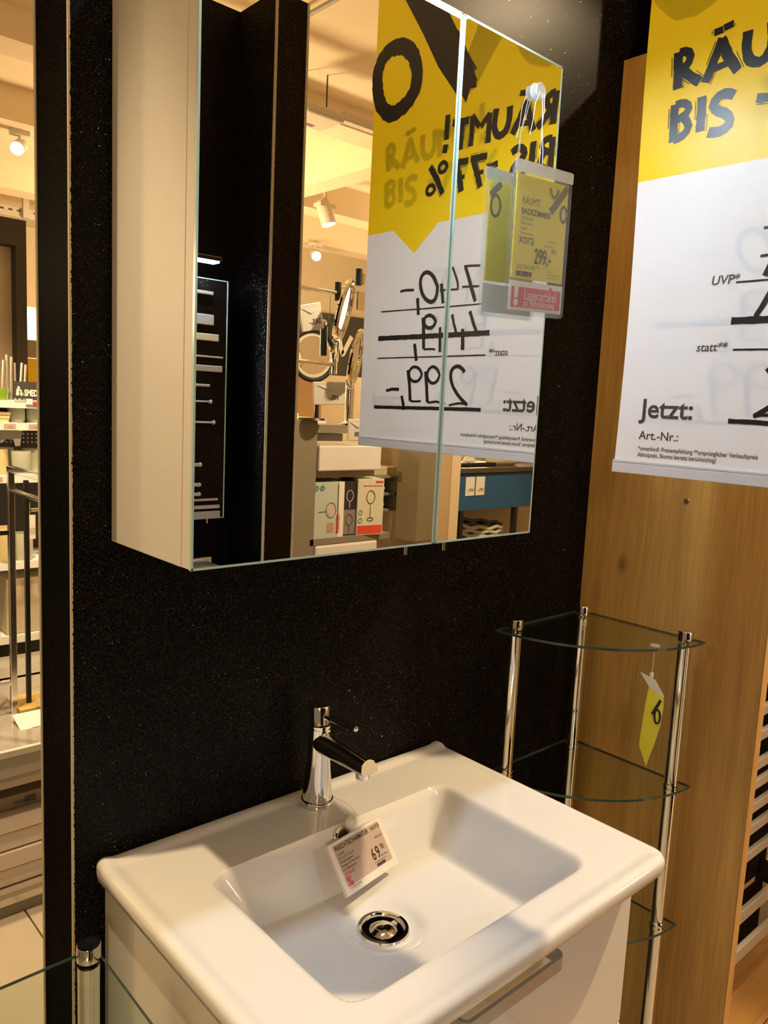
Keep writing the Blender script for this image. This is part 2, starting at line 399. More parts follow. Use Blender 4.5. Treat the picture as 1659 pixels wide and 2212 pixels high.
# ================================================================== washbasin
W0, W1, D0, TZ = -.022, .590, -.447, -.404
sk = thing('washbasin', 'white ceramic washbasin with rectangular bowl mounted on the black glitter wall', 'washbasin', (.284, -.22, -.43))
def sstep(x): x = max(0, min(1, x)); return x*x*(3-2*x)
def ramp(x):      # straight wall with rounded ends
    x = max(0, min(1, x)); k = .11
    if x < k: return x*x/(2*k)/(1-k)
    if x > 1-k: return 1-(1-x)**2/(2*k)/(1-k)
    return (x-k/2)/(1-k)
def basin_h(x, y):
    wl, wr_, wbk, wf = .062, .060, .036, .058
    dx0 = (x-.070)/wl; dx1 = (.488-x)/wr_; dy0 = (-.112-y)/wbk; dy1 = (y+.390)/wf
    d = [max(0, 1-a) for a in (dx0, dx1, dy0, dy1)]
    q = min(1, (max(d[0], d[1])**4+max(d[2], d[3])**4)**.25)
    r = math.hypot(x-.267, y+.227)
    depth = ramp(1-q)*(.074+.010*(1-sstep(r/.20)))
    if r < .060: depth += .006*(1-sstep((r-.036)/.024))
    h = -depth
    # gently dished deck inside a raised outer bead, taller ridge along the wall
    e = min(x-W0, W1-x, y-D0)
    h -= .0028*sstep((e-.010)/.016)
    h += .0045*(1-sstep((-.016-y)/.014)) if y > -.032 else 0
    return h
def spaced(a, b, n, r=.016, k=8):
    e = [a+r*(1-math.cos(math.pi/2*i/k)) for i in range(k)]; f = [b-r*(1-math.cos(math.pi/2*i/k)) for i in range(k)][::-1]
    mid = [a+r+(b-a-2*r)*i/n for i in range(n+1)]
    return e+mid+f
xs = spaced(W0, W1, 150); ys = spaced(D0, 0, 112)
rc = .022; rb = .010
def rounded(x, y):
    # pull corner vertices onto the arc (front corners; back corners less)
    for cx, sx in ((W0, 1), (W1, -1)):
        for cy, sy, R in ((D0, 1, .026), (0, -1, .010)):
            u = (x-cx)*sx; v = (y-cy)*sy
            if u < R and v < R:
                a, b = R-u, R-v; L = max(a, b)
                if L > 0:
                    hyp = math.hypot(a, b); s_ = L/hyp
                    return cx+sx*(R-a*s_), cy+sy*(R-b*s_), R-L
    return x, y, min(x-W0, W1-x, y-D0, -y)
mb = MB(); vs = []; NX = len(xs); NY = len(ys)
for y in ys:
    for x in xs:
        X, Y, d = rounded(x, y); z = TZ+basin_h(X, Y)
        if d < rb: z -= rb-math.sqrt(max(0, rb*rb-(rb-d)**2))
        vs.append((X, Y, z))
fs = [(j*NX+i, j*NX+i+1, (j+1)*NX+i+1, (j+1)*NX+i) for j in range(NY-1) for i in range(NX-1) if math.hypot((xs[i]+xs[i+1])/2-.267, (ys[j]+ys[j+1])/2+.227) > .0290]
rim = [i for i in range(NX)]+[j*NX+NX-1 for j in range(1, NY)]+[(NY-1)*NX+i for i in range(NX-2, -1, -1)]+[j*NX for j in range(NY-2, 0, -1)]
base = len(vs)
cx0, cy0 = (W0+W1)/2, D0/2
for lev, (ins, zz) in enumerate(((0, -.418), (.001, -.426), (.006, -.4315), (.020, -.4325))):
    for i in rim:
        x, y, _ = vs[i]; k = 1-ins/abs(W0-cx0); k2 = 1-ins/abs(cy0)
        vs.append((cx0+(x-cx0)*k, cy0+(y-cy0)*k2 if y < -.001 else y, zz))
n = len(rim)
prev = rim
for lev in range(4):
    cur = [base+lev*n+i for i in range(n)]
    for i in range(n): fs.append((prev[i], cur[i], cur[(i+1) % n], prev[(i+1) % n]))
    prev = cur
mb.add(vs, fs, True); mb.build('basin_body', CERAM, sk)
# drain: flange, cup and domed plug
dz = TZ-.0028-.0895
MB().lathe([(.0345, .0006), (.033, .0032), (.0285, .0036), (.0262, .001), (.0258, -.001)], (.267, -.227, dz), n=48).build('drain_flange', CHROME, sk)
MB().lathe([(.0258, -.001), (.0255, -.004), (.0250, -.018), (0, -.018)], (.267, -.227, dz), n=48).build('drain_cup', CUPD, sk)
MB().lathe([(.0175, -.010), (.0190, -.002), (.0182, .0015), (.014, .0045), (.008, .0062), (0, .0068)], (.265, -.229, dz), n=40).build('drain_plug', CHROME, sk)
MB().box(.284, .291, -.2285, -.2215, dz-.006, dz-.001).build('drain_lug', GREYL, sk)
ov = Vector((.279, -.1235, -.4205)); ovn = Vector((0, -.9, .42)).normalized()
MB().lathe([(.0140, -.001), (.0140, .0022), (.0120, .0032), (.0095, .002), (.0090, -.002), (0, -.002)], ov, ovn, 32).build('overflow_ring', CHROME, sk)
MB().lathe([(.0091, .0001), (0, .0001)], ov+ovn*.0012, ovn, 24).build('overflow_hole', INK, sk)  # black disc standing for the shade inside the hole

# ================================================================== vanity unit
vn = thing('vanity_unit', 'white glossy vanity cabinet hanging under the washbasin', 'cabinet', (.284, -.2, -.93))
MB().box(-.008, .008, -.3815, -.001, -.93, -.4335, None, .0008).build('side_board', LACQ, vn)
MB().box(.560, .576, -.3815, -.001, -.93, -.4335, None, .0008).build('side_board', LACQ, vn)
MB().box(.008, .560, -.36, -.001, -.93, -.4335-.11).build('carcass', MATTW, vn)
f1 = MB().box(-.009, .578, -.400, -.3825, -.678, -.436, None, .0012).build('drawer_front', LACQ, vn)
f2 = MB().box(-.009, .578, -.400, -.3825, -.93, -.681, None, .0012).build('drawer_front', LACQ, vn)
def handle(parent, z):
    # flat bow handle: two feet curving into a wide bar
    mb = MB(); prof = []
    y0 = -.3995; y1 = -.432; a, b = .198, .376; R = .012
    pts = [(a, y0)]
    for i in range(7): t = math.pi/2*i/6; pts.append((a+R-R*math.cos(t), y1+R-R*math.sin(t)))
    for i in range(7): t = math.pi/2*i/6; pts.append((b-R+R*math.sin(t), y1+R-R*math.cos(t)))
    pts.append((b, y0))
    inn = []; th = .0045
    for i, p in enumerate(pts):
        q0 = Vector(pts[max(0, i-1)]); q1 = Vector(pts[min(len(pts)-1, i+1)]); d = (q1-q0).normalized(); nrm = Vector((-d.y, d.x)); inn.append(Vector(p)+nrm*th)
    h = .017; vs = []; fs = []
    for p, q in zip(pts, inn):
        vs += [(p[0], p[1], z-h/2), (p[0], p[1], z+h/2), (q[0], q[1], z+h/2), (q[0], q[1], z-h/2)]
    for i in range(len(pts)-1):
        for k in range(4): fs.append((4*i+k, 4*i+(k+1) % 4, 4*i+4+(k+1) % 4, 4*i+4+k))
    mb.add(vs, fs); return mb.build('handle', HANDM, parent)
handle(f1, -.470); handle(f2, -.715)

# ================================================================== basin mixer tap
fx, fy = .292, -.046
tp = thing('basin_mixer_tap', 'chrome single lever basin mixer tap on the back edge of the washbasin', 'tap', (fx, fy, TZ))
MB().lathe([(0, -.002), (.0245, -.002), (.0245, .0035), (.0235, .006), (.0215, .0068), (0, .0068)], (fx, fy, TZ), n=48).build('base_ring', CHROME, tp)
MB().lathe([(0, .006), (.0220, .0068), (.0215, .012), (.0202, .026), (.0186, .044), (.0174, .062), (.0168, .080), (.0166, .108), (.0166, .1135), (.0152, .1142), (.0152, .1155), (.0166, .1162), (.0166, .1188), (.0150, .1195), (0, .1195)], (fx, fy, TZ), n=56).build('body', CHROME, tp)
axl = Vector((0, .10, 1)).normalized()
MB().lathe([(0, 0), (.0148, 0), (.0148, .001), (.0152, .0015), (.0152, .0260), (.0146, .0270), (0, .0275)], (fx, fy, TZ+.1195), axl, 48).build('head', CHROME, tp)
def spout():
    mb = MB(); N = 26; n = 28; rings = []
    for i in range(N+1):
        t = i/N; y = fy-.006-.107*t; zc = TZ+.095-.006*t
        wdt = .0160-.0015*t; top = .0165-.0010*t; bot = .0200-.0165*t
        ring = []
        for k in range(n):
            a = 2*math.pi*k/n; c, s = math.cos(a), math.sin(a)
            zz = zc+(top*s if s > 0 else -bot*(abs(s)**(.8-.35*t)))
            ring.append((fx+wdt*c*(1 if s > 0 else (1-.35*(1-t)*abs(s)**2)), y+(.35*(zz-zc) if i == N else 0), zz))
        rings.append(ring)
    vs = [v for r in rings for v in r]; fs = [(i*n+k, i*n+(k+1) % n, (i+1)*n+(k+1) % n, (i+1)*n+k) for i in range(N) for k in range(n)]
    mb.add(vs, fs, True); mb.add(rings[-1], [tuple(range(n))]); mb.add(rings[0], [tuple(range(n))[::-1]])
    return mb.build('spout', CHROME, tp)
spout()
MB().lathe([(0, .001), (.0082, .001), (.0084, 0), (.0098, 0), (.0104, .001), (.0104, .012), (0, .012)], (fx, -.145, TZ+.0755), n=32).build('aerator', CHROME, tp)
MB().tube([(fx, fy-.010, TZ+.1335), (fx, fy-.03, TZ+.1355), (fx, fy-.078, TZ+.1385)], [.0050, .0048, .0042], 20).build('lever', CHROME, tp)
MB().lathe([(.0042, 0), (.0044, .001), (.0040, .0026), (0, .0034)], (fx, fy-.078, TZ+.1385), (0, -1, .06), 24).build('lever_cap', CHROME, tp)

# ================================================================== electronic price label on the tap
k = (0.1165-.09)/.01
tlc = Vector((.094+.053*k, -.320+.066*k, -.275-.050*k))
axx = Vector((.979, .199, -.047)).normalized(); ayy = Vector((-.084, -.613, -.786)); ayy = (ayy-axx*ayy.dot(axx)).normalized()
# measured corners are slightly skewed; keep the two mean directions
nrm = ayy.cross(axx).normalized()
if nrm.y > 0: nrm = -nrm
LW, LH = .1165, .0690
Ml = Matrix(((axx.x, ayy.x, nrm.x, tlc.x), (axx.y, ayy.y, nrm.y, tlc.y), (axx.z, ayy.z, nrm.z, tlc.z), (0, 0, 0, 1)))
lb = thing('price_label', 'white framed electronic price label leaning in the basin below the tap', 'price label', tuple(Ml @ Vector((LW/2, LH, -.003))))
MB().box(0, LW, 0, LH, -.0065, 0, Ml, .0016).build('casing', mat('label_casing', (.78, .70, .64), .28, var=.01), lb)
MB().box(.0075, LW-.0095, .0045, LH-.0105, 0, .0003, Ml).build('screen', mat('label_screen', (.47, .37, .32), .4, var=.01), lb)
MB().box(.0015, LW-.0015, .0012, LH-.0012, -.0002, .0001, Ml).build('front_plate', mat('label_plate', (.80, .72, .66), .2, var=.01), lb)
def lt(nm, s, size, u, v, m, **kw):
    return text(nm, s, size, Ml @ Vector((u, v, .0006)), axx, -ayy, m, lb, **kw)
lt('lettering', 'WASCHTISCHARMATUR', .0090, .0085, .0125, INK, bold=.00012, wide=.735)
lt('lettering', 'xora', .0108, .0870, .0120, INK, wide=1.0)
for i, s in enumerate(['123-0000', 'DN 15 G1/2 Chrom', 'Einhebel, glänzend', 'Montage am Waschtisch', 'inkl. Ablaufgarnitur']):
    lt('small_print', s, .0046, .0095, .0190+.0050*i, INKG, wide=.82)
lt('lettering', 'ABVERKAUF', .0060, .0100, .0455, RED, wide=.62)
lt('percent_sign', '%', .0175, .0090, .0590, RED, bold=.0004, wide=.9)
lt('small_print', '111XXXXX01', .0040, .0100, .0630, INKG)
lt('small_print', 'Abholpreis', .0040, .0880, .0235, INKG, shear=.3)
for sx, x in (('6', .0700), ('9', .0800)): lt('price_digits', sx, .0225, x, .0480, INK, bold=.0002, wide=.72)
lt('price_digits', '90', .0110, .0920, .0405, INK, wide=.72)
lt('small_print', 'inkl. MwSt.', .0034, .0870, .0480, INKG); lt('small_print', 'Preis gültig solange Vorrat', .0026, .0700, .0520, INKG)
mb = MB(); x = .0730; rb_ = random.Random(5)
while x < .0915:
    ww = rb_.choice([.0003, .0005, .0009]); mb.box(x, x+ww, .0535, .0575, .0003, .0006, Ml); x += ww+rb_.choice([.0003, .0005])
mb.build('barcode', INKG, lb)
c0 = Ml @ Vector((.028, .001, -.001))
thr = MB().tube([(fx+.019, fy-.014, TZ+.006), (.318, -.088, -.400), (.312, -.112, -.402), (.296, -.128, -.402), tuple(Ml @ Vector((.052, .002, -.004)))], .00035, 6).tube([(fx+.012, fy-.020, TZ+.006), (.300, -.095, -.404), (.300, -.112, -.402), tuple(Ml @ Vector((.056, .002, -.004)))], .00035, 6).build('thread', THREAD, lb)
MB().lathe([(0, 0), (.0085, 0), (.0095, .002), (.0095, .006), (.006, .0085), (0, .009)], (.291, -.1215, -.4045), (0, -.8, .5), 24).build('clip', plasticm('milky_clip', (.95, .9, .85), .55), lb)

# ================================================================== mirror cabinet
H = .649; WC = .554; DM = -.1971
mc = thing('mirror_cabinet', 'white mirror cabinet with two mirrored doors hanging on the black glitter wall', 'mirror cabinet', (.277, -.09, 0))
MB().box(0, .016, -.175, -.0008, 0, H, None, .0006).build('side_board', MATTW, mc)
MB().box(WC-.016, WC, -.175, -.0008, 0, H, None, .0006).build('side_board', MATTW, mc)
MB().box(.016, WC-.016, -.174, -.0008, 0, .016).box(.016, WC-.016, -.174, -.0008, H-.016, H).box(.016, WC-.016, -.012, -.0008, .016, H-.016).build('carcass', MATTW, mc)
for i, (a, b) in enumerate(((0, .350), (.3545, WC))):
    d = MB().box(a, b, -.193, -.1765, .0005, H-.0005, None, .0004).build('door', MATTW, mc)
    MB().box(a+.0022, b-.0022, -.1969, -.1931, .0022, H-.0022).build('mirror_glass', MIRROR, d)
    MB().box(a-.0003, a+.0022, -.1971, -.1930, 0, H).box(b-.0022, b+.0003, -.1971, -.1930, 0, H).box(a, b, -.1971, -.1930, -.0003, .0022).box(a, b, -.1971, -.1930, H-.0022, H+.0003).build('glass_edge', MEDGE, d)
    px = .3125 if i == 0 else .3835
    MB().tube([(px, -.1845, .003), (px, -.1845, -.0135)], .0027, 16).build('door_pull', CHROME, d)
def led_lamp(parent, x0, x1, yb, yf, z, sgn=1):
    MB().box(x0, x1, min(yb, yf), max(yb, yf), z+.004, z+.016, None, .001).build('housing', CHROME, parent)
    MB().box(x0+.004, x1-.004, min(yb, yf)+.004, max(yb, yf)-.004, z, z+.004).build('diffuser', LED, parent)
    xm = (x0+x1)/2
    ya, yc = (yb, yb+.12*sgn)
    MB().box(xm-.02, xm+.02, min(ya, yc), max(ya, yc), z+.006, z+.012).box(xm-.02, xm+.02, min(yc, yc-.004*sgn), max(yc, yc-.004*sgn), z-.035, z+.012).build('arm', CHROME, parent)
la = thing('mirror_lamp', 'lit flat white LED lamp on top of the large mirror cabinet', 'lamp', (.277, -.2, .683))
led_lamp(la, .135, .420, -.208, -.262, .6815)

# ================================================================== price pouch hanging from a suction cup
pt = thing('price_pouch', 'clear pouch with yellow price card hanging from a suction cup on the mirror door', 'price tag', (.497, -.216, .305))
py = -.2155
def pouch_pt(u, v): # u to the right, v up (metres) ; slight turn
    return Vector((.4375+u*.994, py-.004-u*.03, .3035+v+u*.045))
def pq(u0, u1, v0, v1, t, name, m, par=pt, r=0):
    poly = [(u0, v0), (u1, v0), (u1, v1), (u0, v1)]
    if r:
        poly = []
        for cx, cy, a0 in ((u1-r, v0+r, -90), (u1-r, v1-r, 0), (u0+r, v1-r, 90), (u0+r, v0+r, 180)):
            for i in range(6): a = math.radians(a0+18*i); poly.append((cx+r*math.cos(a), cy+r*math.sin(a)))
    return MB().prism(poly, lambda a, b, tt: pouch_pt(a, b)+Vector((0, -tt, 0)), t, t+.0005).build(name, m, par)
pq(0, .119, 0, .195, .0024, 'front_foil', FROST, r=.006)
pq(0, .119, 0, .195, -.0030, 'back_foil', plasticm('clear_foil', (.97, .98, .98), .10), r=.006)
pq(.0, .119, .1800, .195, .0036, 'header_strip', plasticm('milky_strip', (.9, .91, .93), .55), r=.003)
card = pq(.007, .114, .0475, .178, .0004, 'card', YEL)
pq(.007, .114, .0475, .178, -.0010, 'card_back', YEL)
card2 = pq(.005, .116, .006, .0440, .0004, 'red_card', WHT)
pq(.009, .112, .0105, .0365, .0012, 'red_field', RED, card2)
pu = Vector((.994, -.03, .045))
def ct(nm, s, size, u, v, m, par=card, **kw): return text(nm, s, size, pouch_pt(u, v)+Vector((0, -.0018, 0)), pu, (0, 0, 1), m, par, **kw)
MB().prism([(.086, .0365), (.094, .0365), (.090, .0415)], lambda a, b, tt: pouch_pt(a, b)+Vector((0, -tt, 0)), .0012, .0017).build('red_point', RED, card2)
ct('lettering', 'Lagerartikel', .0185, .0340, .0210, WHT, card2, wide=.78)
ct('lettering', 'zur Selbstabholung', .0122, .0330, .0125, WHT, card2, wide=.72)
MB().prism([(.0150, .0220), (.0215, .0220), (.0225, .0375), (.0140, .0375)], lambda a, b, tt: pouch_pt(a, b)+Vector((0, -tt, 0)), .0018, .0021).prism([(.0182+.0045*math.cos(i*.5236), .0160+.0045*math.sin(i*.5236)) for i in range(12)], lambda a, b, tt: pouch_pt(a, b)+Vector((0, -tt, 0)), .0018, .0021).build('exclamation_mark', WHT, card2)
ct('lettering', 'RÄUMT!', .0135, .0180, .1420, INKG, wide=.78, shear=.05)
ct('lettering', 'BADEZIMMER', .0105, .0180, .1295, INK, bold=.0002, wide=.95)
for i, s in enumerate(['ZOOLI 300', 'Breite 60cm', 'Spiegel', 'Korpus weiss']): ct('small_print', s, .0050, .0180, .1225-.0062*i, INKG)
ct('lettering', 'xora', .0195, .0165, .0920, INKG, wide=.85)
ct('small_print', 'UVP 740,-*', .0045, .0750, .0985, INKG); ct('small_print', 'statt 449,-**', .0045, .0690, .0925, INKG)
ct('small_print', '-33%', .0085, .0830, .0850, INKG, wide=.8)
ct('price_digits', '299,-', .0280, .0500, .0690, INK, bold=.0004, wide=.62)
ct('small_print', '*unverbindl. Preisempfehlung **bisheriger Verkaufspreis', .0026, .0150, .0640, INKG, wide=.8)
ct('small_print', 'Art.Nr. 18770148/01', .0045, .0150, .0600, INK)
for i in range(3): ct('small_print', ['Hersteller', 'Abholpreis ohne Dekoration', 'Solange der Vorrat reicht'][i], .0032, .0780, .0600-.0042*i, INKG, wide=.8)
mb = MB(); x = .0150; rb_ = random.Random(9)
while x < .0470:
    ww = rb_.choice([.0004, .0007, .0012]); mb.prism([(x, .0505), (x+ww, .0505), (x+ww, .0570), (x, .0570)], lambda a, b, tt: pouch_pt(a, b)+Vector((0, -tt, 0)), .0012, .0015); x += ww+rb_.choice([.0004, .0008])
mb.build('barcode', INK, card)
rs = random.Random(1)
def flat(strokes, name, m, par, fnp, t0=.0012):
    mb = MB()
    for wdt, pts in strokes:
        L = ribbon(pts, wdt, .10, rnd=rs)
        vs = [fnp(*q, t0) for pr_ in L for q in (tuple(pr_[0]), tuple(pr_[1]))]
        mb.add(vs, [(2*i, 2*i+1, 2*i+3, 2*i+2) for i in range(len(L)-1)])
    return mb.build(name, m, par)
def cp(a, b, t): return pouch_pt(a, b)+Vector((0, -t, 0))
def ring(cx, cy, rx, ry, n=18): return [(cx+rx*math.cos(6.2832*i/n), cy+ry*math.sin(6.2832*i/n)) for i in range(n+1)]
pctl = mat('grey_percent', (.13, .13, .075), .5)
flat([(.0105, [(.112, .176), (.098, .160), (.078, .139)]), (.0045, ring(.0835, .1700, .0085, .0125)[9:]+[]), (.0045, ring(.1065, .1395, .0070, .0110))], 'percent_sign', pctl, card, cp)
flat([(.0105, [(.100, .176), (.086, .160), (.062, .120)]), (.0045, ring(.020, .146, .0105, .015)), (.009, [(.030, .176), (.016, .165), (.008, .158)])], 'percent_sign_back', pctl, card, lambda a, b, t: pouch_pt(a, b)+Vector((0, .0014, 0)))
cup = MB().lathe([(0, 0), (.0112, 0), (.0112, .0006), (.0108, .0014), (.0060, .0022), (.0038, .003), (.0038, .0062), (.0090, .0066), (.0098, .0072), (.0098, .0086), (.0092, .0092), (0, .0094)], (.4985, -.1972, .601), (0, -1, 0), 32).build('suction_cup', plasticm('suction_cup', (.92, .95, 1.0), .35), pt)
MB().tube([(.4985, -.2085, .596), (.4970, -.212, .573), (.4950, -.2145, .555), (.4975, -.217, .520), (.4960, -.2185, tuple(pouch_pt(.058, .189))[2])], .0004, 6).tube([(.5035, -.2085, .597), (.5005, -.212, .575), (.4950, -.2145, .553), (.4935, -.216, .530), (.4890, -.2185, tuple(pouch_pt(.052, .189))[2])], .00035, 6).tube([(.4935, -.2085, .597), (.4860, -.208, .582), (.4835, -.208, .560), (.4790, -.208, .540)], .0004, 6).build('thread', THREAD, pt)

# ================================================================== big hanging price sign
SX = .68
sg = thing('price_sign', 'large yellow and white paper price sign hanging in front of the oak panel', 'sign', (SX, -.4985, .10))
YN, YF, SB, ST = -.2515, -.7455, .099, 1.13
def wob(y, z):   # slight curl of the sheet
    e = max(0, 1-abs(y-YN)/.10)
    return SX+.0055*math.sin((z-.10)*7.5)*e*e + .002*math.sin(y*11+z*3)
def sgp(y, z, t): return Vector((wob(y, z)-t, y, z))
NYs, NZs = 40, 80
vs = [sgp(YN+(YF-YN)*i/NYs, SB+(ST-SB)*j/NZs, 0) for j in range(NZs+1) for i in range(NYs+1)]
fs = [(j*(NYs+1)+i, (j+1)*(NYs+1)+i, (j+1)*(NYs+1)+i+1, j*(NYs+1)+i+1) for j in range(NZs) for i in range(NYs)]
me = bpy.data.meshes.new('paper_sheet'); me.from_pydata([v-Vector(sg.location) for v in vs], [], fs); me.update()
if me.polygons[0].normal.x > 0: me.flip_normals()
me.polygons.foreach_set('use_smooth', [True]*len(me.polygons)); me.materials.append(papersign())
o = bpy.data.objects.new('paper_sheet', me); C.objects.link(o); o.parent = sg
STRIP = mat('rail_plastic', (.66, .65, .67), .25, var=.01)
MB().box(SX-.0035, SX+.0035, YF-.001, YN+.002, .0935, .1085, None, .0008).build('bottom_rail', STRIP, sg)
MB().box(SX-.0030, SX+.0030, YF-.001, YN+.002, .1090, .1125, None, .0005).build('rail_lip', STRIP, sg)
MB().box(SX-.006, SX+.006, YF-.002, YN+.002, ST-.004, ST+.02, None, .001).build('top_rail', STRIP, sg)
MB().tube([(SX, YN-.03, ST+.015), (SX, YN-.03, CZ)], .0007, 6).build('hanging_thread', THREAD, sg)
MB().tube([(SX, YF+.03, ST+.015), (SX, YF+.03, CZ)], .0007, 6).build('hanging_thread', THREAD, sg)
